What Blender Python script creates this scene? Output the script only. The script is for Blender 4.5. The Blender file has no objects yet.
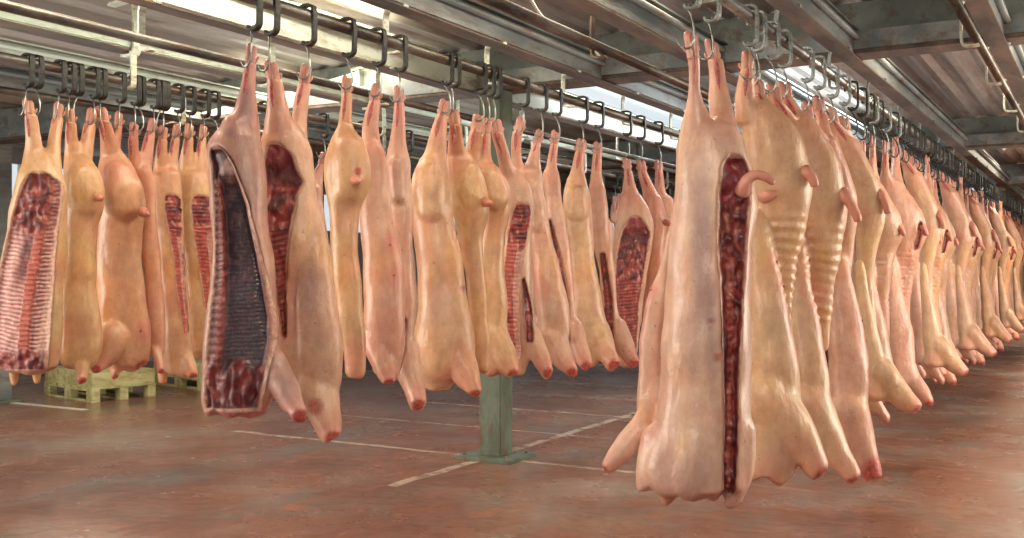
import bpy, bmesh, math, random
import numpy as np
from mathutils import Vector, noise
from mathutils.bvhtree import BVHTree

C = bpy.context.scene.collection
SC = bpy.context.scene
random.seed(7)
PI = math.pi

# ------------------------------------------------------------------ camera
FPX = 1040.0          # focal length in pixels of the 1024x538 frame
HZ = 272.0            # horizon row
YAW = math.radians(29.9)
SA, CA = math.sin(YAW), math.cos(YAW)
CAMH = 1.5
cam = bpy.data.cameras.new('camera')
cam.sensor_width = 36.0
cam.lens = 36.0 * FPX / 1024.0
cam.shift_y = (HZ - 269.0) / 1024.0
cam.clip_end = 300
co = bpy.data.objects.new('camera', cam)
co.location = (0, 0, CAMH)
co.rotation_euler = (PI / 2, 0, YAW)
C.objects.link(co)
SC.camera = co

# ------------------------------------------------------------------ world, light, exposure
SC.view_settings.view_transform = 'Standard'
SC.view_settings.look = 'None'
SC.view_settings.gamma = 1
SC.view_settings.use_curve_mapping = False
SC.view_settings.exposure = 0.12
w = bpy.data.worlds.new('world')
SC.world = w
w.use_nodes = True
bg = w.node_tree.nodes['Background']
bg.inputs[0].default_value = (0.93, 0.95, 1.0, 1)
bg.inputs[1].default_value = 0.36


def area(name, loc, sx, sy, power, col, tgt=None):
    l = bpy.data.lights.new(name, 'AREA')
    l.shape = 'RECTANGLE'
    l.size, l.size_y = sx, sy
    l.energy = power
    l.color = col
    o = bpy.data.objects.new(name, l)
    o.location = loc
    if tgt:
        o.rotation_euler = (Vector(tgt) - Vector(loc)).to_track_quat('-Z', 'Y').to_euler()
    C.objects.link(o)
    return o


WARM = (1.0, 0.86, 0.66)
COOL = (0.9, 0.97, 1.0)
area('lamp_aisle_near', (-.5, 2.2, 3.15), 0.5, 2.6, 75, WARM, (-1.9, 4.6, 1.0))
area('lamp_aisle_mid', (-2.46, 4.4, 3.15), 0.4, 3.4, 78, WARM, (-2.46, 4.6, 0))
area('lamp_aisle_far', (-2.46, 10.2, 3.15), 0.4, 4.0, 120, COOL, (-2.46, 10.2, 0))
area('lamp_left_near', (-4.5, 4.4, 3.15), 0.4, 3.4, 95, WARM, (-4.5, 4.6, 0))
area('lamp_left_far', (-4.5, 10.5, 3.15), 0.4, 4.0, 110, COOL, (-4.5, 10.5, 0))
area('lamp_left_bay', (-7.0, 7.0, 3.1), 0.5, 6.0, 150, WARM, (-6.6, 7.0, 0))
area('lamp_right_side', (-.2, 7.5, 3.15), 0.5, 5.0, 105, WARM, (-.6, 7.8, 0))
area('lamp_right_end', (-.1, 17.0, 3.15), 0.5, 9.0, 420, WARM, (-.6, 17.0, 0))
area('fill_hall_end', (-.2, 30.0, 3.1), 2.0, 10.0, 900, WARM, (-.2, 30.0, 0))  # unseen fill added to brighten the dark end of the hall
area('side_fill_right', (4.5, 9.5, 1.9), 5.0, 2.8, 450, (1.0, .88, .72), (-1.5, 9.5, 1.3))  # added side fill warming the right flanks, no doorway built here
area('side_fill_left', (-8.2, -.6, 1.9), 4.0, 2.8, 340, (1.0, .9, .76), (-4.0, 5.0, 1.2))  # added fill lighting the rows from the left, no doorway either
area('ceiling_fill_aisle', (-2.0, 8.0, 2.86), 3.6, 12.0, 30, (.95, 1.0, 1.0), (-2.0, 8.0, 9))  # unseen fill aimed upward, added to lift the ceiling
area('ceiling_fill_left', (-6.0, 6.0, 2.86), 3.0, 10.0, 44, (.95, 1.0, .96), (-6.0, 6.0, 9))  # same added ceiling fill over the left row
area('ceiling_fill_right', (.8, 11.0, 2.86), 2.4, 16.0, 42, (1.0, .96, .9), (.8, 11.0, 9))  # same added ceiling fill along the right side


# ------------------------------------------------------------------ materials
def lin(r, g, b):
    f = lambda c: (c / 255 / 12.92) if c / 255 <= 0.04045 else ((c / 255 + 0.055) / 1.055) ** 2.4
    return (f(r), f(g), f(b), 1)


def newmat(name):
    m = bpy.data.materials.new(name)
    m.use_nodes = True
    return m, m.node_tree.nodes, m.node_tree.links, m.node_tree.nodes['Principled BSDF']


def mix(nt, fac, a, b, mode='MIX'):
    n = nt.nodes.new('ShaderNodeMix')
    n.data_type = 'RGBA'
    n.blend_type = mode
    for i, v in ((0, fac), (6, a), (7, b)):
        if isinstance(v, (float, int, tuple)):
            n.inputs[i].default_value = v
        else:
            nt.links.new(v, n.inputs[i])
    return n.outputs[2]


def noi(nt, scale, detail=4, rough=.55, vec=None, stretch=None):
    n = nt.nodes.new('ShaderNodeTexNoise')
    n.inputs['Scale'].default_value = scale
    n.inputs['Detail'].default_value = detail
    n.inputs['Roughness'].default_value = rough
    tc = nt.nodes.new('ShaderNodeTexCoord')
    out = tc.outputs['Object']
    if stretch:
        mp = nt.nodes.new('ShaderNodeMapping')
        mp.inputs['Scale'].default_value = stretch
        nt.links.new(out, mp.inputs[0])
        out = mp.outputs[0]
    nt.links.new(out, n.inputs['Vector'])
    return n.outputs[0]


def ramp(nt, inp, stops):
    r = nt.nodes.new('ShaderNodeValToRGB')
    nt.links.new(inp, r.inputs[0])
    e = r.color_ramp.elements
    e[0].position, e[0].color = stops[0]
    e[1].position, e[1].color = stops[1]
    for p, c in stops[2:]:
        x = e.new(p)
        x.color = c
    return r.outputs[0]


def bump(nt, bsdf, h, strength, dist=.01):
    b = nt.nodes.new('ShaderNodeBump')
    b.inputs['Strength'].default_value = strength
    b.inputs['Distance'].default_value = dist
    nt.links.new(h, b.inputs['Height'])
    nt.links.new(b.outputs[0], bsdf.inputs['Normal'])


G0, G1 = (0, 0, 0, 1), (1, 1, 1, 1)


def skin_material():
    m, N, L, B = newmat('pig_skin')
    nt = m.node_tree
    oi = N.new('ShaderNodeObjectInfo')
    at = N.new('ShaderNodeAttribute')
    at.attribute_name = 'zones'
    sep = N.new('ShaderNodeSeparateColor')
    L.new(at.outputs['Color'], sep.inputs[0])
    base = oi.outputs['Color']
    # big blotches: yellow fat and pink flesh under the skin
    n1 = ramp(nt, noi(nt, 3.5, 3), [(.36, G0), (.66, G1)])
    c = mix(nt, n1, base, mix(nt, 1.0, base, (1.0, .85, .81, 1), 'MULTIPLY'))
    n2 = ramp(nt, noi(nt, 5.0, 3, stretch=(1.6, 1.6, .6)), [(.5, G0), (.72, G1)])
    c = mix(nt, n2, c, mix(nt, 1.0, c, (1.0, .96, .74, 1), 'MULTIPLY'))
    n3 = ramp(nt, noi(nt, 17, 5, .65, stretch=(1, 1, .8)), [(.3, (.76, .68, .66, 1)), (.62, G1)])
    c = mix(nt, .8, c, n3, 'MULTIPLY')
    # pink ends and edges, red cut ends, bruises and painted grey body shade
    c = mix(nt, sep.outputs['Green'], c, lin(214, 132, 118))
    n6 = ramp(nt, noi(nt, 4.2, 3, .55, stretch=(1.5, 1.5, .5)), [(.36, (.74, .70, .72, 1)), (.58, G1)])
    c = mix(nt, .7, c, n6, 'MULTIPLY')
    n4 = ramp(nt, noi(nt, 48, 2, .5), [(.70, G0), (.76, G1)])
    fl = N.new('ShaderNodeMath'); fl.operation = 'MULTIPLY'; fl.inputs[1].default_value = .6
    L.new(n4, fl.inputs[0])
    c = mix(nt, fl.outputs[0], c, lin(150, 62, 52))
    n5 = ramp(nt, noi(nt, 60, 3, .6), [(.35, lin(120, 22, 24)), (.62, lin(206, 92, 84))])
    c = mix(nt, sep.outputs['Red'], c, n5)
    c = mix(nt, sep.outputs['Blue'], c, lin(128, 100, 112))
    L.new(c, B.inputs['Base Color'])
    B.inputs['Roughness'].default_value = .36
    B.inputs['Subsurface Weight'].default_value = .12
    B.inputs['Subsurface Radius'].default_value = (.02, .008, .004)
    B.inputs['Coat Weight'].default_value = .3
    B.inputs['Coat Roughness'].default_value = .25
    h = mix(nt, .35, noi(nt, 11, 3, .5, stretch=(1.5, 1.5, .7)), noi(nt, 42, 4, .6, stretch=(1, 1, .7)))
    bump(nt, B, h, .55, .02)
    return m


def meat_material():
    m, N, L, B = newmat('cut_meat')
    nt = m.node_tree
    at = N.new('ShaderNodeAttribute')
    at.attribute_name = 'tissue'
    n = ramp(nt, noi(nt, 38, 5, .7), [(.3, (.55, .45, .45, 1)), (.66, (1.15, 1.1, 1.08, 1))])
    c = mix(nt, .85, at.outputs['Color'], n, 'MULTIPLY')
    f = ramp(nt, noi(nt, 62, 4, .65, stretch=(1, 1, .55)), [(.54, G0), (.68, (.6, .6, .6, 1))])
    c = mix(nt, f, c, mix(nt, .5, mix(nt, 1.0, c, (2.0, 2.0, 2.0, 1), 'MULTIPLY'), lin(170, 110, 104)))
    L.new(c, B.inputs['Base Color'])
    B.inputs['Roughness'].default_value = .32
    B.inputs['Coat Weight'].default_value = .25
    bump(nt, B, noi(nt, 45, 5, .7), .7, .012)
    return m


def metal_material(name, c1, c2, c3=None, scale=3, rough=.45, metallic=.6, stretch=(1, .25, 1), lo=.42, hi=.6):
    m, N, L, B = newmat(name)
    nt = m.node_tree
    c = ramp(nt, noi(nt, scale, 6, .65, stretch=stretch), [(lo, c1), (hi, c2)])
    if c3:
        f = ramp(nt, noi(nt, scale * 3.1, 5, .7, stretch=stretch), [(.5, G0), (.68, G1)])
        c = mix(nt, f, c, c3)
    L.new(c, B.inputs['Base Color'])
    B.inputs['Metallic'].default_value = metallic
    B.inputs['Roughness'].default_value = rough
    bump(nt, B, noi(nt, 40, 4), .25, .004)
    return m


SKIN = skin_material()
MEAT = meat_material()
M_RAIL = metal_material('greased_rail_steel', lin(74, 72, 70), lin(140, 138, 132), lin(104, 80, 66), 4, .38, .7)
M_RAILB = metal_material('bright_rail_steel', lin(120, 124, 126), lin(190, 194, 192), lin(110, 100, 90), 4, .33, .75)
M_BEAM = metal_material('weathered_beam', lin(112, 122, 124), lin(150, 156, 154), lin(120, 98, 84), 3, .5, .4)
M_RUST = metal_material('rusty_flange', lin(74, 62, 54), lin(120, 98, 82), lin(92, 90, 86), 5, .6, .2)
M_PALE = metal_material('pale_painted_beam', lin(206, 218, 206), lin(184, 194, 180), lin(150, 134, 112), 3, .42, .1, lo=.45, hi=.75)
M_TRANS = metal_material('grey_green_steel', lin(132, 142, 136), lin(106, 116, 112), lin(96, 88, 78), 2.2, .5, .25)
M_WHITE = metal_material('white_bracket_paint', lin(214, 220, 204), lin(190, 196, 180), lin(150, 130, 104), 8, .4, .1, lo=.5, hi=.8)
M_HANGER = metal_material('black_hanger_steel', lin(36, 37, 36), lin(62, 62, 60), None, 20, .42, .4)
M_GALV = metal_material('galvanised_hanger', lin(120, 128, 128), lin(176, 182, 180), None, 20, .38, .8)
M_HOOK = metal_material('stainless_hook', lin(130, 134, 134), lin(176, 178, 176), None, 20, .3, .9)
M_COL = metal_material('green_column_paint', lin(112, 128, 112), lin(84, 100, 86), lin(110, 82, 60), 5, .5, .1, stretch=(1, 1, .4))
M_CEIL = metal_material('corrugated_sheet', lin(150, 140, 132), lin(200, 196, 190), lin(128, 104, 88), 1.6, .42, .45, stretch=(1, .12, 1))
M_WOOD = metal_material('pallet_wood', lin(206, 204, 152), lin(176, 170, 116), lin(150, 136, 90), 6, .7, 0)
M_WALL = metal_material('grey_wall_panel', lin(176, 176, 182), lin(152, 152, 160), lin(160, 150, 144), .8, .6, 0)
M_CABLE = metal_material('pale_cable', lin(206, 208, 200), lin(176, 178, 170), None, 5, .5, 0)


def floor_material():
    m, N, L, B = newmat('worn_red_concrete')
    nt = m.node_tree
    tc = N.new('ShaderNodeTexCoord')
    c = ramp(nt, noi(nt, .55, 5, .6), [(.34, lin(124, 80, 62)), (.68, lin(160, 140, 126)), (.5, lin(144, 98, 78))])
    f = ramp(nt, noi(nt, 1.4, 7, .7, stretch=(1, .6, 1)), [(.5, G0), (.72, G1)])
    c = mix(nt, f, c, lin(128, 126, 118))
    f = ramp(nt, noi(nt, 3.1, 6, .7, stretch=(1.4, .6, 1)), [(.54, G0), (.7, G1)])
    c = mix(nt, f, c, lin(166, 110, 84))
    f = ramp(nt, noi(nt, 9, 6, .75), [(.36, (.72, .7, .7, 1)), (.62, G1)])
    c = mix(nt, .8, c, f, 'MULTIPLY')
    # pale joints between the poured bays
    sx = N.new('ShaderNodeSeparateXYZ')
    L.new(tc.outputs['Object'], sx.inputs[0])

    def mth(op, a, b=None):
        n = N.new('ShaderNodeMath')
        n.operation = op
        for i, v in enumerate((a, b)):
            if v is None:
                continue
            if isinstance(v, (int, float)):
                n.inputs[i].default_value = v
            else:
                L.new(v, n.inputs[i])
        return n.outputs[0]
    wob = mth('MULTIPLY', mth('SUBTRACT', noi(nt, 2.5, 5), .5), .09)

    def line(coord, off, period, half):
        v = mth('ADD', mth('SUBTRACT', coord, off), wob)
        v = mth('ABSOLUTE', mth('SUBTRACT', mth('FRACT', mth('ADD', mth('DIVIDE', v, period), .5)), .5))
        return mth('LESS_THAN', mth('MULTIPLY', v, period), half)
    ln = mth('MAXIMUM', line(sx.outputs[0], -4.37, 60, .045), line(sx.outputs[1], 7.2, 2.7, .035))
    ln2 = line(sx.outputs[1], 8.55, 2.7, .018)
    br = ramp(nt, noi(nt, 6, 5, .7), [(.38, G0), (.55, G1)])
    ln = mth('MULTIPLY', mth('MAXIMUM', ln, ln2), br)
    ln = mth('MULTIPLY', ln, .62)
    ln = mth('MULTIPLY', ln, mth('GREATER_THAN', sx.outputs[1], 5.9))
    ln = mth('MULTIPLY', ln, mth('SUBTRACT', 1.0, mth('MULTIPLY', mth('GREATER_THAN', sx.outputs[0], -2.3), .85)))
    ln = mth('MULTIPLY', ln, mth('GREATER_THAN', sx.outputs[0], -7.2))
    c = mix(nt, ln, c, lin(222, 206, 182))
    L.new(c, B.inputs['Base Color'])
    r = ramp(nt, noi(nt, 1.3, 5, .6), [(.3, (.12, .12, .12, 1)), (.7, (.34, .34, .34, 1))])
    L.new(r, B.inputs['Roughness'])
    bump(nt, B, noi(nt, 14, 6, .7), .22, .02)
    return m


M_FLOOR = floor_material()
M_STRIPE = metal_material('worn_white_floor_paint', lin(206, 200, 186), lin(168, 150, 134), None, 12, .5, 0, lo=.5, hi=.7)
M_SKY, _N, _L, _B = newmat('daylight_sheet')
_B.inputs['Base Color'].default_value = (.1, .1, .1, 1)
_B.inputs['Emission Color'].default_value = (.86, .95, 1, 1)
_B.inputs['Emission Strength'].default_value = .75


# ------------------------------------------------------------------ helpers
def link(o, parent=None):
    C.objects.link(o)
    if parent:
        o.parent = parent
    return o


def obj(name, bm, m, parent=None, smooth=False):
    me = bpy.data.meshes.new(name)
    bm.normal_update()
    bm.to_mesh(me)
    bm.free()
    me.materials.append(m)
    if smooth:
        for p in me.polygons:
            p.use_smooth = True
    return link(bpy.data.objects.new(name, me), parent)


def tag(o, label, cat, group=None):
    o['label'] = label
    o['category'] = cat
    if group:
        o['group'] = group
    return o


def struct(o):
    o['kind'] = 'structure'
    return o


def box(bm, x0, x1, y0, y1, z0, z1, bev=0):
    v = [bm.verts.new(p) for p in ((x0, y0, z0), (x1, y0, z0), (x1, y1, z0), (x0, y1, z0),
                                   (x0, y0, z1), (x1, y0, z1), (x1, y1, z1), (x0, y1, z1))]
    fs = [bm.faces.new([v[i] for i in q]) for q in
          ((3, 2, 1, 0), (4, 5, 6, 7), (0, 1, 5, 4), (1, 2, 6, 5), (2, 3, 7, 6), (3, 0, 4, 7))]
    if bev:
        es = list({e for f in fs for e in f.edges})
        bmesh.ops.bevel(bm, geom=es, offset=bev, segments=2, affect='EDGES')


def sweep(bm, pts, ra, rb=None, n=10, square=False, side=None, closed_ends=True):
    """tube along pts; ra/rb radii (numbers or lists); side = reference direction for rb"""
    pts = [Vector(p) for p in pts]
    rb = ra if rb is None else rb
    RA = ra if isinstance(ra, (list, tuple)) else [ra] * len(pts)
    RB = rb if isinstance(rb, (list, tuple)) else [rb] * len(pts)
    ref = Vector(side) if side else Vector((0, 1, 0))
    rings = []
    for i, p in enumerate(pts):
        t = (pts[min(i + 1, len(pts) - 1)] - pts[max(i - 1, 0)]).normalized()
        s = ref - t * ref.dot(t)
        if s.length < 1e-4:
            s = Vector((1, 0, 0)) - t * t.x
        s.normalize()
        u = t.cross(s)
        ring = []
        for k in range(n):
            a = 2 * PI * (k + (.5 if square else 0)) / n
            ca, sa = math.cos(a), math.sin(a)
            if square:
                q = max(abs(ca), abs(sa))
                ca, sa = ca / q, sa / q
            ring.append(bm.verts.new(p + u * (RA[i] * ca) + s * (RB[i] * sa)))
        rings.append(ring)
    for a, b in zip(rings, rings[1:]):
        for k in range(n):
            bm.faces.new((a[k], a[(k + 1) % n], b[(k + 1) % n], b[k]))
    if closed_ends:
        bm.faces.new(list(reversed(rings[0])))
        bm.faces.new(rings[-1])


def smooth_path(pts, n=8):
    P = [np.array(p, float) for p in pts]
    out = []
    for i in range(len(P) - 1):
        p0, p1, p2, p3 = P[max(i - 1, 0)], P[i], P[i + 1], P[min(i + 2, len(P) - 1)]
        for k in range(n):
            t = k / n
            out.append(.5 * ((2 * p1) + (p2 - p0) * t + (2 * p0 - 5 * p1 + 4 * p2 - p3) * t * t + (3 * p1 - p0 - 3 * p2 + p3) * t ** 3))
    out.append(P[-1])
    return out


# ------------------------------------------------------------------ room
bm = bmesh.new()
box(bm, -16, 9, -3, 42, -.2, 0)
struct(obj('floor', bm, M_FLOOR))

CEIL = CAMH + 1.83
bm = bmesh.new()
prev = None
x = -16.0
while x < 8.0:
    ph = ((x + 16) % .24) / .24
    z = CEIL + .03 * (1 if ph < .4 else (0 if .55 < ph < .9 else .5))
    row = [bm.verts.new((x, yy, zz)) for yy in (0.2, 42) for zz in (z, z + .02)]
    if prev:
        bm.faces.new((prev[0], prev[2], row[2], row[0]))
        bm.faces.new((prev[1], row[1], row[3], prev[3]))
    prev = row
    x += .03
struct(obj('ceiling', bm, M_CEIL))

n = 0
for (x0, x1, y0, y1) in ((-4.7, -4.15, 7.7, 13.2), (-1.95, -1.65, 13.8, 19.4), (-4.7, -4.15, 13.8, 22), (-2.7, -2.2, 19.9, 30)):
    n += 1
    bm = bmesh.new()
    box(bm, x0, x1, y0, y1, CEIL - .035, CEIL - .005)
    struct(obj('window_%d' % n, bm, M_SKY))

bm = bmesh.new()
box(bm, -14.2, -14, -3, 42, 0, 2.35)
box(bm, -14.2, -14, -3, 42, 3.1, 3.5)
for k in range(15):
    box(bm, -14.2, -14, -3 + k * 3.2, -2.6 + k * 3.2, 2.35, 3.1)
struct(obj('wall_left', bm, M_WALL))
n0 = n
for k in range(14):
    bm = bmesh.new()
    y0 = -2.6 + k * 3.2
    box(bm, -14.12, -14.1, y0, y0 + 2.8, 2.35, 3.1)
    n += 1
    wdw = struct(obj('window_%d' % n, bm, M_SKY))
    bm = bmesh.new()
    for a in (0, .92, 1.86, 2.75):
        box(bm, -14.1, -14.05, y0 + a, y0 + a + .05, 2.35, 3.1)
    obj('window_frame', bm, M_PALE, wdw)
bm = bmesh.new()
box(bm, -16, 9, 42, 42.2, 0, 3.5)
struct(obj('wall_back', bm, M_WALL))

# worn white stripe painted on the floor
bm = bmesh.new()
box(bm, -11.2, -9.65, 7.44, 7.53, .0, .004)
st = obj('floor_stripe', bm, M_STRIPE)
tag(st, 'worn white stripe painted on the floor in front of the wooden pallets', 'floor marking')


# transverse roof beams
def ibeam_x(y, label):
    root = bpy.data.objects.new('roof_beam', None)
    root.location = (0, y, CAMH + 1.46)
    link(root)
    tag(root, label, 'beam')
    bm = bmesh.new()
    box(bm, -15, 7, -.05, .05, .03, .36)
    for k in range(-15, 8, 3):
        box(bm, k + .3, k + .33, -.11, .11, .03, .36)
    obj('web', bm, M_TRANS, root)
    bm = bmesh.new()
    box(bm, -15, 7, -.13, .13, 0, .03, .006)
    o = obj('bottom_flange', bm, M_RUST, root)
    bm = bmesh.new()
    box(bm, -15, 7, -.135, -.115, .03, .15)  # grey strip standing in for shade on the lower web
    obj('shade_strip', bm, M_BEAM, root)


ibeam_x(1.2, 'steel roof beam crossing above the camera at the top edge')
ibeam_x(7.3, 'grey green steel roof beam crossing right above the nearest carcasses of the right row')
ibeam_x(13.4, 'second grey roof beam behind it, over the corrugated roof panel at the right')
ibeam_x(19.5, 'third roof beam, far down the hall')
ibeam_x(25.6, 'fourth roof beam, farthest down the hall that can be made out')

# support beams running with the rails
XR = {'R': -1.53, 'M': -3.39, 'L': -5.59}
KROW = {k: -v * FPX / CA for k, v in XR.items()}     # depth = K / (1110 - px)


def rail_depth(row, px):
    return KROW[row] / (512 + FPX * math.tan(YAW) - px)


def long_beam(x, mat, label, h=.17, wd=.045):
    root = bpy.data.objects.new('support_beam', None)
    root.location = (x, 0, CAMH + 1.44)
    link(root)
    tag(root, label, 'beam')
    bm = bmesh.new()
    box(bm, -wd, wd, .3, 40, .012, h, .012)
    box(bm, -wd - .03, wd + .03, .3, 40, h, h + .012)
    obj('box_section', bm, mat, root)
    bm = bmesh.new()
    box(bm, -wd - .012, wd + .012, .3, 40, 0, .012)
    obj('flange', bm, M_RUST, root)
    bm = bmesh.new()
    sweep(bm, [(wd + .02, .3, h * .75), (wd + .02, 40, h * .75)], .022, n=12, side=(1, 0, 0))
    obj('pipe', bm, mat, root, True)


long_beam(.30, M_BEAM, 'support beam at the extreme right of the roof')
long_beam(-.62, M_BEAM, 'rusty support beam running into the upper right corner')
long_beam(-1.53, M_BEAM, 'rusty support beam directly above the right carcass rail')
long_beam(-2.46, M_BEAM, 'weathered support beam between the right and middle carcass rows', .19, .05)
long_beam(-3.39, M_BEAM, 'dark support beam directly above the middle carcass rail', .18, .05)
long_beam(-4.5, M_PALE, 'pale deep painted beam seen between the middle and left rows', .24, .05)
long_beam(-5.59, M_PALE, 'cream painted beam directly above the left carcass rail', .11, .06)
long_beam(-6.6, M_PALE, 'pale painted beam left of the left carcass rail', .14, .05)
long_beam(-7.6, M_BEAM, 'grey beam second to the left of the left carcass rail')


def bracket_bm(side):
    bm = bmesh.new()
    s = side
    pts = [(.07 * s, 0, .20), (.02 * s, 0, .21), (-.045 * s, 0, .20), (-.065 * s, 0, .17), (-.068 * s, 0, .06),
           (-.066 * s, 0, -.02), (-.05 * s, 0, -.045), (0, 0, -.05), (.02 * s, 0, -.047)]
    sweep(bm, smooth_path(pts, 4), .006, .022, n=4, square=True, side=(0, 1, 0))
    return bm


def rail(x, mat, bmat, label, side, y0, step, r=.03, flat=True):
    bm = bmesh.new()
    sweep(bm, [(0, .3, 0), (0, 40, 0)], r, n=20, side=(1, 0, 0))
    o = obj('overhead_rail', bm, mat, None, True)
    o.location = (x, 0, CAMH + 1.25)
    tag(o, label, 'rail')
    b0 = None
    y = y0
    while y < 26:
        if b0 is None:
            b0 = obj('bracket', bracket_bm(side), bmat, o)
            b = b0
        else:
            b = b0.copy()
            link(b)
            b.parent = o
        b.location = (0, y, 0)
        y += step
    return o


rail(-1.53, M_RAILB, M_BEAM, 'steel overhead rail carrying the right row of carcasses', 1, 3.2, 1.25, .028)
rail(-3.39, M_RAIL, M_WHITE, 'long greasy overhead rail carrying the middle row of carcasses', 1, 4.62, 1.07)
rail(-5.59, M_RAIL, M_WHITE, 'dark overhead rail carrying the left row of carcasses', -1, 3.3, 1.35)
rail(-2.46, M_RAIL, M_RUST, 'empty rusty rail between the middle and right rows', 1, 3.0, 2.3, .028)
rail(-4.5, M_RAIL, M_WHITE, 'empty rail between the left and middle rows', 1, 3.9, 2.1, .026)
rail(-.62, M_RAIL, M_WHITE, 'empty rail at the upper right with a short white bracket', 1, 3.4, 1.3, .024)
rail(-6.6, M_RAIL, M_WHITE, 'empty rail left of the left row', -1, 3.3, 2.7, .026)


def P(px, py, zc):
    """picture ray + distance -> place in the hall"""
    a, b = (px - 512) / FPX * zc, (HZ - py) / FPX * zc
    return Vector((a * CA - zc * SA, a * SA + zc * CA, CAMH + b))


# wide white brackets gripping the cream beam above the left rail
beamL = [o for o in bpy.data.objects if o.name.startswith('support_beam') and abs(o.location.x + 5.59) < .01][0]
bm = bmesh.new()
sweep(bm, smooth_path([(-.16, 0, .33), (-.03, 0, .34), (.06, 0, .33), (.085, 0, .29), (.088, 0, .1), (.085, 0, .02), (.06, 0, -.02), (.0, 0, -.025), (-.03, 0, -.02)], 4), .009, .032, n=4, square=True, side=(0, 1, 0))
b0 = obj('bracket', bm, M_WHITE, beamL)
for k, yy in enumerate((3.42, 4.66, 5.92, 7.2, 8.5, 9.8)):
    b = b0 if k == 0 else link(b0.copy(), beamL)
    b.location = (0, yy, 0)

# column
col = bpy.data.objects.new('steel_column', None)
col.location = P(496, 458, 8.4)
col.location.z = 0
link(col)
tag(col, 'green painted square steel column on a base plate behind the middle row', 'column')
bm = bmesh.new()
box(bm, -.1, .1, -.1, .1, .03, CAMH + 1.46, .008)
obj('shaft', bm, M_COL, col)
bm = bmesh.new()
box(bm, -.25, .25, -.22, .22, 0, .03, .006)
bp = obj('base_plate', bm, M_COL, col)
for sx in (-1, 1):
    for sy in (-1, 1):
        bm = bmesh.new()
        sweep(bm, [(sx * .19, sy * .17, .03), (sx * .19, sy * .17, .05)], .014, n=6, side=(1, 0, 0))
        obj('bolt', bm, M_BEAM, bp)
col2 = bpy.data.objects.new('steel_column', None)
col2.location = (-9.0, 7.3, 0)
col2.location = P(-1, 398, 12.0)
col2.location.z = 0
link(col2)
tag(col2, 'grey steel column cut off by the left edge of the picture', 'column')
bm = bmesh.new()
box(bm, -.1, .1, -.1, .1, .03, CAMH + 1.46, .008)
obj('shaft', bm, M_BEAM, col2)
bm = bmesh.new()
box(bm, -.22, .22, -.2, .2, 0, .03, .006)
obj('base_plate', bm, M_COL, col2)

# ------------------------------------------------------------------ pallets
def pallet(loc, rz, L, label, lid, D=.9):
    root = bpy.data.objects.new('wooden_pallet', None)
    root.location = loc
    root.rotation_euler.z = rz
    link(root)
    tag(root, label, 'pallet', 'wooden pallets on the floor')
    for sy in (-D / 2, -.05, D / 2 - .1):
        bm = bmesh.new()
        box(bm, -L / 2, L / 2, sy, sy + .1, 0, .022, .003)
        obj('bottom_board', bm, M_WOOD, root)
        for sx in (-L / 2, -.07, L / 2 - .14):
            bm = bmesh.new()
            box(bm, sx, sx + .14, sy, sy + .1, .022, .125, .004)
            obj('block', bm, M_WOOD, root)
        bm = bmesh.new()
        box(bm, -L / 2, L / 2, sy, sy + .1, .125, .147, .003)
        obj('stringer_board', bm, M_WOOD, root)
    for k in range(7):
        bm = bmesh.new()
        a = -L / 2 + k * (L - .13) / 6
        box(bm, a, a + .13, -D / 2, D / 2, .147, .169, .003)
        obj('deck_board', bm, M_WOOD, root)
    return root


def crate_lid(loc, rz, L, label, D=.9):
    root = bpy.data.objects.new('wooden_crate', None)
    root.location = loc
    root.rotation_euler.z = rz
    link(root)
    tag(root, label, 'crate')
    for name, a in (('front_board', (-L / 2, L / 2, -D / 2, -D / 2 + .02)), ('back_board', (-L / 2, L / 2, D / 2 - .02, D / 2)),
                    ('side_board', (-L / 2, -L / 2 + .02, -D / 2 + .02, D / 2 - .02)), ('side_board', (L / 2 - .02, L / 2, -D / 2 + .02, D / 2 - .02)),):
        bm = bmesh.new()
        box(bm, *a, 0, .15, .003)
        obj(name, bm, M_WOOD, root)
    bm = bmesh.new()
    box(bm, -L / 2, L / 2, -D / 2, D / 2, .15, .172, .003)
    obj('top_board', bm, M_WOOD, root)


RZP = math.radians(-11)
for (cx, cy, cz, nm, lab) in ((92, 403, 11.9, 'pale wooden pallet on the floor at the left, under the golden and orange carcasses', 'low pale wooden crate on the left pallet'),
                              (203, 391, 13.1, 'pale wooden pallet on the right, half hidden behind the dark opened carcass', 'low pale wooden crate on the right pallet')):
    q = P(cx, cy, cz)
    off = Vector((-.6, .4, 0))
    off.rotate(__import__('mathutils').Euler((0, 0, RZP)))
    q = q + off
    q.z = 0
    pallet(q, RZP, 1.2, nm, 0, .8)
    q.z = .169
    crate_lid(q, RZP, 1.18, lab, .78)

# loose cable under the roof
bm = bmesh.new()
cp = [P(527, -8, 5.6), P(540, 14, 5.9), P(556, 27, 6.1), P(575, 33, 6.5), P(600, 30, 7.1)]
cp[-1].z = CAMH + 1.47
sweep(bm, smooth_path([tuple(q) for q in cp], 8), .009, n=8)
tag(obj('cable', bm, M_CABLE, None, True), 'pale cable drooping between the rusty roof beams at top centre', 'cable')


# ------------------------------------------------------------------ hooks
def hanger_bm():
    bm = bmesh.new()
    pts = [(-.04, 0, -.015), (-.042, 0, .02), (-.03, 0, .042), (0, 0, .047), (.03, 0, .042), (.042, 0, .02), (.044, 0, -.1),
           (.038, 0, -.13), (.016, 0, -.145), (-.012, 0, -.142), (-.018, 0, -.125)]
    sweep(bm, smooth_path(pts, 4), .007, .017, n=4, square=True, side=(0, 1, 0))
    bmesh.ops.bevel(bm, geom=bm.edges[:], offset=.0015, segments=1, affect='EDGES')
    return bm


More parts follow.
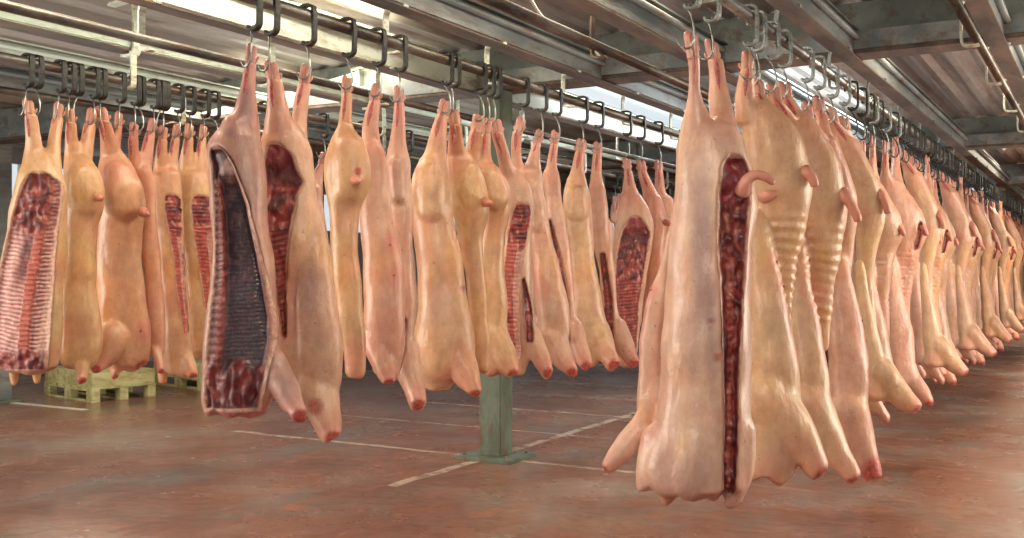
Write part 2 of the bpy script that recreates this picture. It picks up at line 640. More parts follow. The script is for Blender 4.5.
def hookrod_bm():
    bm = bmesh.new()
    pts = [(.022, 0, -.15), (.012, 0, -.13), (-.004, 0, -.133), (-.006, 0, -.15), (.008, -.012, -.17), (.022, -.028, -.21), (.03, -.036, -.25), (.03, -.04, -.285),
           (.014, -.042, -.315), (-.012, -.042, -.318), (-.034, -.036, -.298), (-.052, -.028, -.268)]
    P_ = smooth_path(pts, 5)
    nn = len(P_)
    R = [.005 if i < nn - 8 else .005 * max(.12, (nn - 1 - i) / 8) for i in range(nn)]
    sweep(bm, P_, R, n=8, side=(0, 1, 0))
    return bm


HANG = {}
for key, mat in (('dark', M_HANGER), ('galv', M_GALV)):
    o = obj('h', hanger_bm(), mat)
    HANG[key] = o.data
    bpy.data.objects.remove(o)
o = obj('h', hookrod_bm(), M_HOOK, None, True)
ROD = o.data
ROD_DARK = ROD.copy()
ROD_DARK.materials[0] = M_HANGER
bpy.data.objects.remove(o)


USED = {'R': [], 'M': [], 'L': []}


def meat_hook(row, y, key, label, group=None, turn=0, empty=False):
    if group and any(abs(y - q) < .05 for q in USED[row]):
        y += .055
        if empty:
            return
    USED[row].append(y)
    h = link(bpy.data.objects.new('meat_hook', HANG[key]))
    h.location = (XR[row], y, CAMH + 1.25)
    h.rotation_euler = (0, 0, turn * .3)
    tag(h, label, 'hook', group)
    r = link(bpy.data.objects.new('hook_rod', ROD_DARK if (row == 'R' and key == 'dark') else ROD), h)
    r.rotation_euler = (0, 0, turn)
    return h


# ------------------------------------------------------------------ carcass builder
def lofty(bm, rings, n=28, e=2.3):
    """rings: (centre Vector, axis_u Vector, ru, axis_v Vector, rv)"""
    rr = []
    for c, U, ru, V, rv in rings:
        ring = []
        for k in range(n):
            a = 2 * PI * k / n
            ca, sa = math.cos(a), math.sin(a)
            cu = math.copysign(abs(ca) ** (2 / e), ca)
            sv = math.copysign(abs(sa) ** (2 / e), sa)
            ring.append(bm.verts.new(c + U * (ru * cu) + V * (rv * sv)))
        rr.append(ring)
    for a, b in zip(rr, rr[1:]):
        for k in range(n):
            bm.faces.new((a[k], a[(k + 1) % n], b[(k + 1) % n], b[k]))
    bm.faces.new(list(reversed(rr[0])))
    bm.faces.new(rr[-1])


def sm(v, k=2):
    v = np.array(v, float)
    for _ in range(k):
        q = v.copy()
        q[1:-1] = .25 * v[:-2] + .5 * v[1:-1] + .25 * v[2:]
        v = q
    return v


class Frame:
    def __init__(self, x0, zc):
        self.x0, self.zc = x0, zc
        self.ax = (x0 - 512) / FPX * zc

    def __call__(self, px, py, d=0):
        z = self.zc + d
        return Vector(((px - 512) / FPX * z - self.ax, d, (HZ - py) / FPX * z))

    def m(self, r):
        return r * self.zc / FPX


XU, YV, ZW = Vector((1, 0, 0)), Vector((0, 1, 0)), Vector((0, 0, 1))


def body_loft(bm, F, rows, cap, d0=0.0, d1=None, ratio=.8, caps=True):
    rows = sorted(rows)
    ys = np.array([r[0] for r in rows], float)
    n = max(12, int((ys[-1] - ys[0]) / 4))
    Y = np.linspace(ys[0], ys[-1], n)
    xl = sm(np.interp(Y, ys, [r[1] for r in rows]), 2)
    xr = sm(np.interp(Y, ys, [r[2] for r in rows]), 2)
    d1 = d0 if d1 is None else d1
    rings = []
    for i, y in enumerate(Y):
        t = i / (n - 1)
        d = d0 + (d1 - d0) * t
        a, b = F(xl[i], y, d), F(xr[i], y, d)
        ru = max((b.x - a.x) / 2, .006)
        rv = min(cap, ru * ratio)
        rings.append(((a + b) / 2, XU, ru, YV, rv))
    if caps:
        c, U, ru, V, rv = rings[0]
        pre = [(c + ZW * min(ru, .055) * s, U, ru * k, V, rv * k) for s, k in ((.6, .3), (.42, .65), (.2, .88))]
        c, U, ru, V, rv = rings[-1]
        h = min(ru, .05)
        post = [(c - ZW * h * s, U, ru * k, V, rv * k) for s, k in ((.25, .95), (.55, .8), (.8, .45))]
        rings = pre + rings + post
    lofty(bm, rings)


def leg_loft(bm, F, rows, dtop, dbot=0.02):
    y0 = rows[0][0] + .075 * FPX / F.zc
    a = np.interp(y0, [r[0] for r in rows], [r[1] for r in rows])
    b = np.interp(y0, [r[0] for r in rows], [r[2] for r in rows])
    rows = [(y0, a, b)] + [r for r in rows if r[0] > y0 + 2]
    body_loft(bm, F, rows, .2, dtop, dbot, 1.05, False)


def chain(bm, F, pts, d0, d1, blunt=True):
    """pts (px,py,r px)"""
    q = smooth_path([(a, b, c) for a, b, c in pts], 6)
    n = len(q)
    cs = [F(p[0], p[1], d0 + (d1 - d0) * i / (n - 1)) for i, p in enumerate(q)]
    rings = []
    for i, c in enumerate(cs):
        t = (cs[min(i + 1, n - 1)] - cs[max(i - 1, 0)]).normalized()
        U = t.cross(YV).normalized()
        V = U.cross(t).normalized()
        r = F.m(q[i][2])
        rings.append((c, U, r, V, r * (.92)))
    t = (cs[0] - cs[1]).normalized()
    c, U, r, V, rv = rings[0]
    rings = [(c + t * r * s, U, r * k, V, rv * k) for s, k in ((.98, .2), (.85, .53), (.6, .8), (.3, .95))] + rings
    t = (cs[-1] - cs[-2]).normalized()
    c, U, r, V, rv = rings[-1]
    rings += [(c + t * r * s, U, r * k, V, rv * k) for s, k in (((.25, .9), (.4, .55)) if blunt else ((.3, .95), (.6, .8), (.85, .53), (.98, .2)))]
    lofty(bm, rings, 20, 2)
    return c + t * r * .35, r


MARB = {}


def lerp3(a, b, t):
    return tuple(a[i] + (b[i] - a[i]) * t for i in range(3))


RED, DRED, PINK, FAT, RIM = lin(164, 66, 60)[:3], lin(92, 32, 38)[:3], lin(214, 134, 122)[:3], lin(222, 178, 164)[:3], lin(222, 180, 158)[:3]
PURP, BLUE, SPINE, MEMB = lin(96, 62, 76)[:3], lin(98, 94, 104)[:3], lin(188, 96, 80)[:3], lin(224, 198, 192)[:3]


def sstep(a, b, x):
    t = min(1, max(0, (x - a) / (b - a)))
    return t * t * (3 - 2 * t)


def tissue(kind, s, t, zz, q):
    """colour and inward depth (0..1) of the opened side at s across, t down"""
    nz = noise.noise(Vector((q.x * 14, 3.1, q.z * 9)))
    nf = noise.noise(Vector((q.x * 30, 7.7, q.z * 20)))
    edge = min(s, 1 - s)
    marb = lerp3(DRED, RED, sstep(-.4, .35, nf + nz * .6))
    marb = lerp3(marb, FAT, .6 * sstep(.2, .45, nf * .5 + noise.noise(Vector((q.x * 48, 0, q.z * 26))) * .7))
    dep = .5
    if kind == 'ribs':
        sp = .74 - .2 * t + .02 * nz                # where the split spine runs
        rb = .5 + .5 * math.sin(zz * 250 - (s * 14.0 if s < sp else -s * 6) + nz * 2.2)
        c = lerp3(lerp3(RED, PINK, .65 if s < sp else .35), MEMB, sstep(.2, .7, rb))
        dep = .85 - .14 * rb + .12 * nf
        if s > sp + .2:
            c = lerp3(c, lin(232, 196, 178)[:3], sstep(sp + .2, sp + .26, s))
        if s < sp - .08:
            c = lerp3(c, lerp3(DRED, marb, .4), .85 * sstep(.2, .05, abs(s - sp + .2)) * sstep(.62, .5, t))
            c = lerp3(c, marb, .5 * sstep(.2, .06, s))
        if abs(s - sp) < .09:
            v = .5 + .5 * math.sin(zz * 210)
            c = lerp3(SPINE, PINK, .5 * sstep(.5, .9, v))
            dep = .35 - .1 * v
        if t < .36:
            k = sstep(.36, .26, t)
            k *= 1 - .5 * sstep(sp - .02, sp + .1, s)
            c = lerp3(c, marb, k)
            c = lerp3(c, DRED, .7 * k * sstep(.0, .4, nz) )
            dep = dep * (1 - k) + k * (.45 + .5 * nf)
        if t > .87:
            k = sstep(.86, .93, t)
            c = lerp3(c, lerp3(marb, DRED, .35), k)
            dep = dep * (1 - k) + k * (.35 + .5 * nf)
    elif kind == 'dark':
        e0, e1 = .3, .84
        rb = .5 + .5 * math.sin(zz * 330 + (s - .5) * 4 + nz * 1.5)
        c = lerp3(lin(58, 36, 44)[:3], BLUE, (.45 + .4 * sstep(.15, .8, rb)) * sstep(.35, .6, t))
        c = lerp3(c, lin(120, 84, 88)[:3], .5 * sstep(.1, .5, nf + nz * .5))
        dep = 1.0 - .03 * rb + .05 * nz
        if s < e0:
            k = sstep(e0, e0 - .08, s)
            r2 = .5 + .5 * math.sin(zz * 170 + s * 8 + nz)
            cc = lerp3(lin(120, 70, 70)[:3], lin(176, 140, 132)[:3], sstep(.3, .8, r2))
            if s > e0 - .13:
                cc = lerp3(lin(140, 50, 48)[:3], lin(176, 100, 92)[:3], .5 + nf)
            c = lerp3(c, cc, k)
            dep = dep * (1 - k) + k * (.3 + .12 * r2)
        if s > e1:
            k = sstep(e1, e1 + .06, s)
            c = lerp3(c, lerp3(marb, FAT, .4), k)
            dep = dep * (1 - k) + k * .25
        if t > .8:
            k = sstep(.79, .85, t + .06 * nz)
            c = lerp3(c, lerp3(marb, lin(104, 34, 40)[:3], .5 + .3 * math.sin(s * 26 + nz * 3)), k)
            dep = dep * (1 - k) + k * (.45 + .13 * math.sin(s * 34 + nz * 3) + .3 * nf)
        if t < .16:
            k = sstep(.16, .1, t)
            c = lerp3(c, lerp3(lin(80, 40, 44)[:3], lin(196, 160, 148)[:3], sstep(-.1, .3, nz + nf * .4)), k)
            dep = dep * (1 - k) + k * .5
    elif kind == 'ham':
        c = marb
        top = lerp3(lin(150, 72, 78)[:3], lin(96, 40, 40)[:3], sstep(.06, .16, t + .04 * nz))
        c = lerp3(top, c, sstep(.16, .24, t))
        dep = .4 + .8 * sstep(.05, .16, t) * sstep(.3, .2, t) + .5 * nf
        if t > .45:
            v = .5 + .5 * math.sin(zz * 230 + s * 5 + nz * 2)
            c = lerp3(c, lerp3(RED, PINK, v), .35)
            dep = .4 + .12 * v + .2 * nf
    elif kind == 'spine':
        v = .5 + .5 * math.sin(zz * 230 + nz * 2)
        c = lerp3(marb, lerp3(lin(190, 80, 66)[:3], PINK, v * .6), .7 if s < .55 else .15)
        if s > .6 and t > .3:
            c = lerp3(c, FAT, .7)
        if t < .25:
            c = lerp3(marb, lin(120, 70, 96)[:3], .35 * sstep(0, .4, nz))
        dep = .4 + .14 * v + .2 * nf
    else:     # narrow slit
        c = lerp3(marb, DRED, .35)
        if .35 < s < .62 and t > .3:
            v = .5 + .5 * math.sin(zz * 190 + nz * 3)
            c = lerp3(c, lerp3(RED, PINK, v), .6)
        if t < .14:
            c = lerp3(lin(96, 24, 36)[:3], lin(150, 60, 70)[:3], .5 + nf)
        dep = .75 + .5 * nf
    rim = sstep(.075, .035, edge + .02 * nf)
    c = lerp3(c, RIM, rim)
    if min(t, 1 - t) < .015:
        c = lerp3(c, RIM, .6)
    return c, max(-.3, min(1.15, dep))


def set_attr(me, name, cols):
    a = me.color_attributes.new(name, 'FLOAT_COLOR', 'POINT')
    arr = np.ones((len(me.vertices), 4), np.float32)
    arr[:, :3] = cols
    a.data.foreach_set('color', arr.ravel())


def trotter(F, fx, fy, dtop, w, parent, axis):
    """two pale toes, small dewclaws"""
    bm = bmesh.new()
    c = F(fx, fy, dtop)
    L = .105
    low = axis - c
    low = low * (L * 1.15 / max(.02, -low.z))
    for s in (-1, 1):
        e = c + low
        pts = [e + Vector((s * w * .3, 0, 0)), c + low * .6 + Vector((s * w * .38, -.004, 0)), c + low * .3 + Vector((s * w * .5, -.006, 0)),
               c + Vector((s * w * .42, -.002, -.012 * (s + 1.4)))]
        pp = smooth_path([tuple(p) for p in pts], 4)
        n = len(pp)
        R = [w * .72 * (1 - .35 * max(0, i / n - .35)) for i in range(n)]
        R[-1] *= .4
        R[-2] *= .8
        sweep(bm, pp, R, n=12, side=(0, 1, 0))
        pts = [c + low * .75 + Vector((s * w * .7, .012, 0)), c + low * .62 + Vector((s * w * 1.15, .016, 0)), c + low * .5 + Vector((s * w * 1.2, .016, 0))]
        sweep(bm, smooth_path([tuple(p) for p in pts], 3), [w * .3] * 4 + [w * .26, w * .2, w * .1], n=8, side=(0, 1, 0))
    o = obj('trotter', bm, SKIN, parent, True)
    me = o.data
    cols = np.zeros((len(me.vertices), 3))
    for i, v in enumerate(me.vertices):
        cols[i] = (.5 * sstep(-.03, .0, v.co.z - c.z), .35 + .35 * sstep(-.1, .01, v.co.z - c.z), .2)
    set_attr(me, 'zones', cols)
    o.color = parent.color
    return o


def tendon(F, leg, dtop, parent):
    bm = bmesh.new()
    ys = [r[0] for r in leg]
    cs = []
    for dz in (.065, .1, .14, .18, .215):
        py = ys[0] + dz * FPX / F.zc
        a, b = np.interp(py, ys, [r[1] for r in leg]), np.interp(py, ys, [r[2] for r in leg])
        w = F.m((b - a) / 2)
        p = F((a + b) / 2 - (b - a) * .08, py, dtop * (1 - dz))
        cs.append((p.x, p.y - w * 1.03, p.z, w))
    pp = smooth_path(cs, 4)
    n = len(pp)
    sweep(bm, [q[:3] for q in pp], [q[3] * .3 * max(.12, math.sin(PI * (i + .5) / n)) for i, q in enumerate(pp)], .005, n=8, side=(0, 1, 0))
    o = obj('tendon_slit', bm, SKIN, parent, True)
    set_attr(o.data, 'zones', np.tile([.9, .2, .2], (len(o.data.vertices), 1)))
    o.color = parent.color


def skin_tone(c):
    c = [c[i] * .64 + (214, 186, 160)[i] * .36 for i in range(3)]
    r, g, b, a = lin(*c)
    return (r * .97, g * 1.0, b * 1.03, 1)


def carcass(spec):
    row, x0 = spec['row'], spec['x']
    zc = rail_depth(row, x0)
    F = Frame(x0, zc)
    bm = bmesh.new()
    for b in spec['body']:
        rows, o = (b, {}) if isinstance(b, list) else b
        body_loft(bm, F, rows, o.get('cap', spec.get('cap', .115)), o.get('d', spec.get('d', 0)), o.get('d1'), o.get('ratio', .8))
    for lg in spec['legs']:
        leg_loft(bm, F, lg, rail_depth(row, (lg[0][1] + lg[0][2]) / 2) - zc, spec.get('d', 0) + .025)
    tips = []
    for fl in spec.get('fore', ()):
        pts, o = (fl, {}) if isinstance(fl, list) else fl
        if row == 'M':
            pts = [(q[0], q[1], q[2] * 1.14) for q in pts]
        d = o.get('d', .0) + spec.get('d', 0)
        tips.append(chain(bm, F, pts, d, o.get('d1', d - .12), o.get('blunt', True)))
    ntips = len(tips)
    for lump in spec.get('lumps', ()):
        chain(bm, F, lump[0], lump[1], lump[1], False)
    me = bpy.data.meshes.new('tmp')
    bm.to_mesh(me)
    bm.free()
    t = bpy.data.objects.new('tmp', me)
    C.objects.link(t)
    m = t.modifiers.new('r', 'REMESH')
    m.mode = 'VOXEL'
    m.voxel_size = spec.get('vox', .0125)
    m = t.modifiers.new('s', 'SMOOTH')
    m.iterations = 3
    m.factor = .5
    dg = bpy.context.evaluated_depsgraph_get()
    me2 = bpy.data.meshes.new_from_object(t.evaluated_get(dg))
    bpy.data.objects.remove(t)
    me2.name = 'pig_carcass'
    me2.materials.clear()
    me2.materials.append(SKIN)
    for p in me2.polygons:
        p.use_smooth = True
    nv = len(me2.vertices)
    # gentle lumps and folds of the flesh
    seed = Vector((x0 * .37, 1.3, ord(row)))
    pos = [v.co.copy() for v in me2.vertices]
    nor = [v.normal.copy() for v in me2.vertices]
    zlo, zhi = min(p.z for p in pos), max(p.z for p in pos)
    for i in range(nv):
        p = pos[i]
        k = sstep(zhi, zhi - .35, p.z)
        a = noise.noise(p * 5 + seed) * .012 + noise.noise(Vector((p.x * 16, p.y * 10, p.z * 7)) + seed) * .005
        kb = sstep(zlo + .14, zlo + .02, p.z) * sstep(-.2, -.7, nor[i].z)
        pos[i] = p + nor[i] * (a * k) + ZW * (kb * .035 * noise.noise(Vector((p.x * 12, p.y * 12, 3)) + seed))
    for (ya, yb, xa, xb, amp, freq) in spec.get('folds', ()):
        for i in range(nv):
            p = pos[i]
            px = 512 + (p.x + F.ax) / (zc + p.y) * FPX
            py = HZ - p.z / (zc + p.y) * FPX
            k = sstep(ya, ya + 15, py) * sstep(yb, yb - 15, py) * sstep(xa - 6, xa + 6, px) * sstep(xb + 6, xb - 6, px)
            k *= sstep(-.11, -.06, p.y)
            if k > 0:
                pos[i] = p + nor[i] * (amp * k * (.55 + .8 * noise.noise(p * 7 + seed)) * math.sin(py * freq - (px - xa) * .045 * freq / .62 + 2.6 * noise.noise(p * 5)))
    tree = BVHTree.FromPolygons(pos, [tuple(p.vertices) for p in me2.polygons])
    patches = []
    for cut in spec.get('cuts', ()):
        kind, lef, rig, D = cut
        dv = -.06

        def curve(lst):
            w_ = [F(q[1], q[0], dv) for q in lst]
            z = [-q.z for q in w_]
            return z, [q.x for q in w_]
        zl, xl = curve(lef)
        zr, xr = curve(rig)
        t0, t1 = min(zl[0], zr[0]), max(zl[-1], zr[-1])
        nt = int((t1 - t0) / .0065)
        nt = int((t1 - t0) / .005)
        T = np.linspace(t0, t1, nt)
        XL = sm(np.interp(T, zl, xl), 6)
        XR_ = sm(np.interp(T, zr, xr), 6)
        # raggedness of the knife edge
        XL += np.array([noise.noise(Vector((9, 1, q * 22))) * .004 for q in T])
        XR_ += np.array([noise.noise(Vector((2, 5, q * 22))) * .004 for q in T])
        for j, tz in enumerate(T):      # round off the ends of the opening
            w_ = XR_[j] - XL[j]
            k = min(1.0, (tz - t0 + .004) / (.5 * w_ + .02))
            kb = 1.0 if kind in ('dark', 'ribs') else min(1.0, (t1 - tz + .004) / (.5 * w_ + .02))
            k = math.sqrt(max(0.0, 1 - (1 - k) ** 2)) * math.sqrt(max(0.0, 1 - (1 - kb) ** 2))
            mid = (XL[j] + XR_[j]) / 2
            XL[j], XR_[j] = mid - w_ / 2 * k - .001, mid + w_ / 2 * k + .001
        wd = float(np.mean(XR_ - XL))
        ns = max(8, min(52, int(wd / .005)))
        pb = bmesh.new()
        grid, cols = [], []
        last = 0.0
        edge_m = min(.22, .02 / max(wd, .01) + .03)
        for j, tz in enumerate(T):
            rowv = []
            tt = j / (nt - 1)
            for i in range(ns + 1):
                s = i / ns
                x = XL[j] + (XR_[j] - XL[j]) * s
                hit = tree.ray_cast(Vector((x, -1, -tz)), Vector((0, 1, 0)))
                if hit[0] is None:
                    y = last
                else:
                    y = hit[0].y
                    last = y
                q = Vector((x, y, -tz))
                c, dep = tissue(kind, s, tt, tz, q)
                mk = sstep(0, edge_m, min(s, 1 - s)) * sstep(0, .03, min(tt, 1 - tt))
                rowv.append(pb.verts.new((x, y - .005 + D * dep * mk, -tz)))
                cols.append(c)
            grid.append(rowv)
        for a, b in zip(grid, grid[1:]):
            for i in range(ns):
                pb.faces.new((a[i], a[i + 1], b[i + 1], b[i]))
        patches.append((pb, cols, kind))
        # hollow the body behind it
        for i in range(nv):
            p = pos[i]
            tz = -p.z
            if t0 < tz < t1 and nor[i].y < .25:
                a = np.interp(tz, T, XL)
                b = np.interp(tz, T, XR_)
                if a < p.x < b:
                    s = (p.x - a) / max(1e-4, b - a)
                    tt = (tz - t0) / (t1 - t0)
                    mk = sstep(0, edge_m * .8, min(s, 1 - s)) * sstep(0, .03, min(tt, 1 - tt))
                    pos[i] = p + Vector((0, (D * 1.15 + .012) * mk, 0))
    for i, v in enumerate(me2.vertices):
        v.co = pos[i]
    cols = np.zeros((nv, 3))
    for i in range(nv):
        p = pos[i]
        nzv = noise.noise(p * 4 + seed * 2)
        pink = .4 * sstep(zhi - .4, zhi - .05, p.z) + .2 * sstep(zlo + .28, zlo, p.z) + .35 * sstep(.15, .5, nzv)
        red = 0
        for (tc, r) in tips:
            dd = (p - tc).length
            red = max(red, .85 * sstep(r * 1.05, r * .6, dd + .2 * r * nzv))
            pink = max(pink, .55 * sstep(r * 4, r, dd))
        for (bx, by, br, amt) in spec.get('red', ()):
            q = F(bx, by, -.05)
            dd = math.hypot(q.x - p.x, q.z - p.z) / F.m(br) + nzv * .4
            red = max(red, amt * sstep(1.1, .6, dd))
        if p.z < zlo + .16 and nor[i].z < -.35:
            red = max(red, .6 * sstep(-.45, -.8, nor[i].z) * sstep(-.15, .2, nzv))
        for (bx, by) in spec.get('teats', ()):
            q = F(bx, by, -.05)
            pink = max(pink, .75 * sstep(1.0, .3, math.hypot(q.x - p.x, (q.z - p.z) * .6) / F.m(11)))
        bl = 0  # bruises, plus body shade put into the skin colour
        for (bx, by, rx, ry, amt) in spec.get('bruise_and_shade', ()):
            q = F(bx, by, -.05)
            dd = math.hypot((q.x - p.x) / F.m(rx), (q.z - p.z) / F.m(ry)) + nzv * .25
            bl = max(bl, amt * sstep(1.1, .2, dd))
        cols[i] = (red, min(.7, pink * .85), bl)
    set_attr(me2, 'zones', cols)
    ob = link(bpy.data.objects.new('pig_carcass', me2))
    ob.location = (F.ax * CA - zc * SA, F.ax * SA + zc * CA, CAMH)
    ob.rotation_euler = (0, 0, YAW)
    ob.color = skin_tone(spec.get('col', (226, 186, 150)))
    tag(ob, spec['label'], 'carcass', spec.get('group'))
    for pb, pc_, kind in patches:
        for f in pb.faces:
            f.smooth = True
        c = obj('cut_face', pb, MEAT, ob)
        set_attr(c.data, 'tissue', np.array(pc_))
        c['label'] = {'ribs': 'opened side with rows of ribs and red spine', 'dark': 'dark hollow chest cavity with ribs',
                      'ham': 'dark red cut meat of the ham', 'spine': 'red split backbone', 'slit': 'narrow dark red cut'}[kind]
    for lg in spec['legs']:
        fx = (lg[0][1] + lg[0][2]) / 2
        dt = rail_depth(row, fx) - zc
        wleg = min(.034, max(.022, F.m((lg[1][2] - lg[1][1]) / 2) * .8))
        yk = lg[0][0] + .13 * FPX / zc
        yy_ = [r[0] for r in lg]
        ax_ = F((np.interp(yk, yy_, [r[1] for r in lg]) + np.interp(yk, yy_, [r[2] for r in lg])) / 2, yk, dt)
        trotter(F, fx, lg[0][0] - (5 if row != 'R' else 4) * min(1, 5.2 / zc), dt, wleg, ob, ax_)
        tendon(F, lg, dt, ob)
        spec.setdefault('feet', []).append((F(fx, lg[0][0], dt).x, F(fx, lg[0][0], dt).y))
        if not spec.get('nohook'):
            p = Vector((F(fx, lg[0][0], dt)))
            # hook sits on the rail straight above the foot
            wy = ob.location.y + p.x * SA + p.y * CA
            nm = spec['short'] + ((', left hind foot' if lg is spec['legs'][0] else ', right hind foot') if len(spec['legs']) > 1 else '')
            key = 'galv' if row == 'R' else 'dark'
            meat_hook(row, wy, key, 'hook holding ' + nm, None, random.uniform(-.1, .45))
    for tl in spec.get('tails', ()):
        pb = bmesh.new()
        q = smooth_path(tl, 5)
        # root on the skin
        rt = F(q[0][0], q[0][1], 0)
        h = tree.ray_cast(Vector((rt.x, -1, rt.z)), Vector((0, 1, 0)))
        y = h[0].y + .012 if h[0] else 0
        cs = [F(a[0], a[1], y - .035 * min(1, i / 4)) for i, a in enumerate(q)]
        sweep(pb, cs, [F.m(a[2]) * (1 + .35 * max(0, 1 - i / 5)) * (.45 if i == len(q) - 1 else 1) for i, a in enumerate(q)], n=12, side=(0, 1, 0))
        o = obj('tail', pb, SKIN, ob, True)
        set_attr(o.data, 'zones', np.array([(.25 * sstep(.5, 1, i / len(o.data.vertices)), .7, 0) for i in range(len(o.data.vertices))]))
        o.color = ob.color
    for (px, py) in spec.get('teats', ()):
        q = F(px, py, 0)
        h = tree.ray_cast(Vector((q.x, -1, q.z)), Vector((0, 1, 0)))
        if h[0] is None:
            continue
        pb = bmesh.new()
        bmesh.ops.create_icosphere(pb, subdivisions=2, radius=.008, matrix=__import__('mathutils').Matrix.Translation(h[0] - YV * .002))
        o = obj('teat', pb, SKIN, ob, True)
        set_attr(o.data, 'zones', np.tile([.35, .8, .2], (len(o.data.vertices), 1)))
        o.color = ob.color
    return ob


# ------------------------------------------------------------------ the carcasses, near to far in each row
S = []
# ---- right row
S.append(dict(row='R', x=701, col=(238, 200, 178), cap=.15, vox=.012, short='nearest carcass of the right row, split down its back',
    label='nearest carcass of the right row, split down the back, with a curled tail',
    legs=[[(34, 684, 695), (45, 685, 700), (60, 688, 700), (75, 689, 700), (90, 688, 700), (102, 686, 703), (120, 681, 712), (150, 676, 728)],
          [(42, 704, 715), (52, 706, 721), (64, 708, 724), (80, 710, 726), (100, 709, 730), (115, 710, 735), (135, 705, 742), (160, 700, 748)]],
    body=[[(128, 680, 738), (150, 677, 746), (180, 675, 755), (210, 674, 757), (250, 669, 753), (300, 664, 750), (350, 661, 750), (400, 659, 750), (425, 654, 753), (448, 643, 755), (470, 640, 753), (484, 645, 748)],
          ([(225, 669, 683), (262, 661, 676), (300, 645, 675), (340, 639, 672), (380, 637, 670), (412, 636, 670)], dict(d=.17, cap=.05))],
    fore=[([(660, 385, 14), (652, 408, 13), (638, 430, 12), (620, 452, 10), (606, 468, 7)], dict(d=.16, d1=.08))],
    lumps=[([(658, 440, 18), (649, 468, 12), (644, 486, 9)], .0), ([(743, 430, 15), (741, 470, 13), (734, 494, 9), (728, 507, 4)], -.05),
           ([(690, 440, 30), (690, 470, 32)], -.04), ([(672, 478, 12), (668, 494, 7)], -.02), ([(712, 485, 12), (714, 497, 7)], -.05)],
    cuts=[('slit', [(154, 722), (170, 717), (200, 714), (240, 713), (300, 717), (400, 720), (480, 719), (498, 720)],
           [(154, 742), (175, 752), (200, 748), (230, 746), (300, 741), (350, 737), (400, 735), (450, 735), (498, 733)], .055)],
    tails=[[(742, 192, 6), (746, 181, 5.5), (755, 175, 5), (766, 177, 4.5), (774, 184, 3)]],
    bruise_and_shade=[(700, 250, 16, 90, .5), (706, 320, 7, 60, .5), (690, 470, 34, 26, .25)],  # bluish shade down the middle of the body, painted into the skin
    red=[(707, 320, 4, .7), (714, 355, 5, .6)],
    teats=[(656, 290), (648, 312), (644, 330), (641, 352)]))
S.append(dict(row='R', x=752, col=(238, 202, 156), cap=.16, vox=.013, short='yellowish second carcass of the right row',
    label='yellowish second carcass of the right row with wrinkled flank and pointed pink tail',
    legs=[[(54, 743, 753), (65, 741, 755), (80, 738, 754), (100, 734, 755), (125, 735, 770)],
          [(80, 752, 761), (92, 751, 762), (106, 752, 774), (125, 752, 785)]],
    body=[([(108, 745, 776), (122, 742, 792), (145, 742, 803), (170, 744, 809), (190, 748, 811), (215, 755, 807), (240, 760, 802), (262, 764, 797), (300, 768, 793), (350, 770, 790)], dict(d=0, d1=.13)),
          ([(215, 742, 764), (255, 740, 776), (300, 738, 785), (340, 738, 795), (380, 738, 801), (415, 740, 802), (445, 742, 800), (474, 746, 794)], dict(d=.0, d1=-.11, cap=.10))],
    fore=[([(762, 398, 33), (786, 424, 26), (804, 449, 17), (819, 469, 10)], dict(d=-.07, d1=-.17))],
    folds=[(205, 330, 768, 805, .006, .62)],
    tails=[[(764, 197, 5), (770, 195, 5), (777, 193, 3)], [(804, 172, 6), (809, 174, 5.5), (813, 180, 5), (815, 187, 4)]],
    red=[(815, 188, 3, .6)],
    teats=[(774, 262), (780, 286), (786, 310), (790, 325), (794, 352)]))
S.append(dict(row='R', x=784, col=(228, 190, 146), cap=.16, vox=.014, short='third carcass of the right row with a stubby red tail',
    label='tan third carcass of the right row with deep flank folds and a stubby red tail',
    legs=[[(86, 765, 776), (96, 765, 778), (110, 770, 790), (130, 775, 805)],
          [(84, 776, 789), (95, 775, 791), (110, 778, 800), (130, 785, 815)]],
    body=[([(118, 770, 812), (135, 775, 824), (155, 780, 835), (175, 785, 842), (200, 788, 847), (220, 790, 846), (240, 795, 842), (262, 800, 838), (300, 806, 832), (345, 812, 828)], dict(d=0, d1=.13)),
          ([(228, 785, 803), (250, 782, 806), (290, 782, 813), (330, 783, 821), (370, 785, 827), (405, 788, 830), (440, 792, 826), (465, 800, 820)], dict(d=.0, d1=-.11, cap=.10))],
    fore=[([(804, 402, 27), (823, 432, 20), (840, 458, 14), (852, 477, 10)], dict(d=-.07, d1=-.17))],
    folds=[(215, 330, 803, 842, .006, .62)],
    tails=[[(842, 194, 6), (848, 200, 5.5), (853, 208, 5), (857, 217, 4.5), (858, 222, 3.5)]],
    red=[(840, 170, 4, .7), (842, 196, 3, .6)],
    teats=[(814, 300), (819, 322), (822, 345), (826, 362)]))
S.append(dict(row='R', x=812, col=(226, 172, 148), cap=.14, vox=.015, short='pink fourth carcass of the right row',
    label='pink fourth carcass of the right row with a raw red scraped foreleg',
    legs=[[(104, 800, 811), (115, 799, 811), (130, 803, 822), (150, 808, 835)],
          [(98, 812, 823), (110, 812, 826), (130, 815, 830), (150, 815, 840)]],
    body=[([(140, 805, 838), (165, 815, 846), (190, 822, 856), (215, 825, 858), (250, 828, 853), (280, 830, 850), (330, 832, 848)], dict(d=0, d1=.13)),
          ([(262, 826, 848), (300, 826, 857), (340, 827, 865), (380, 829, 869), (415, 832, 867), (445, 838, 862)], dict(d=.0, d1=-.10, cap=.09))],
    fore=[([(848, 408, 20), (859, 438, 15), (867, 461, 12), (873, 477, 9)], dict(d=-.09, d1=-.12))],
    red=[(871, 466, 17, .85), (866, 372, 5, .8), (868, 360, 3, .7)], teats=[(858, 320), (862, 340)]))
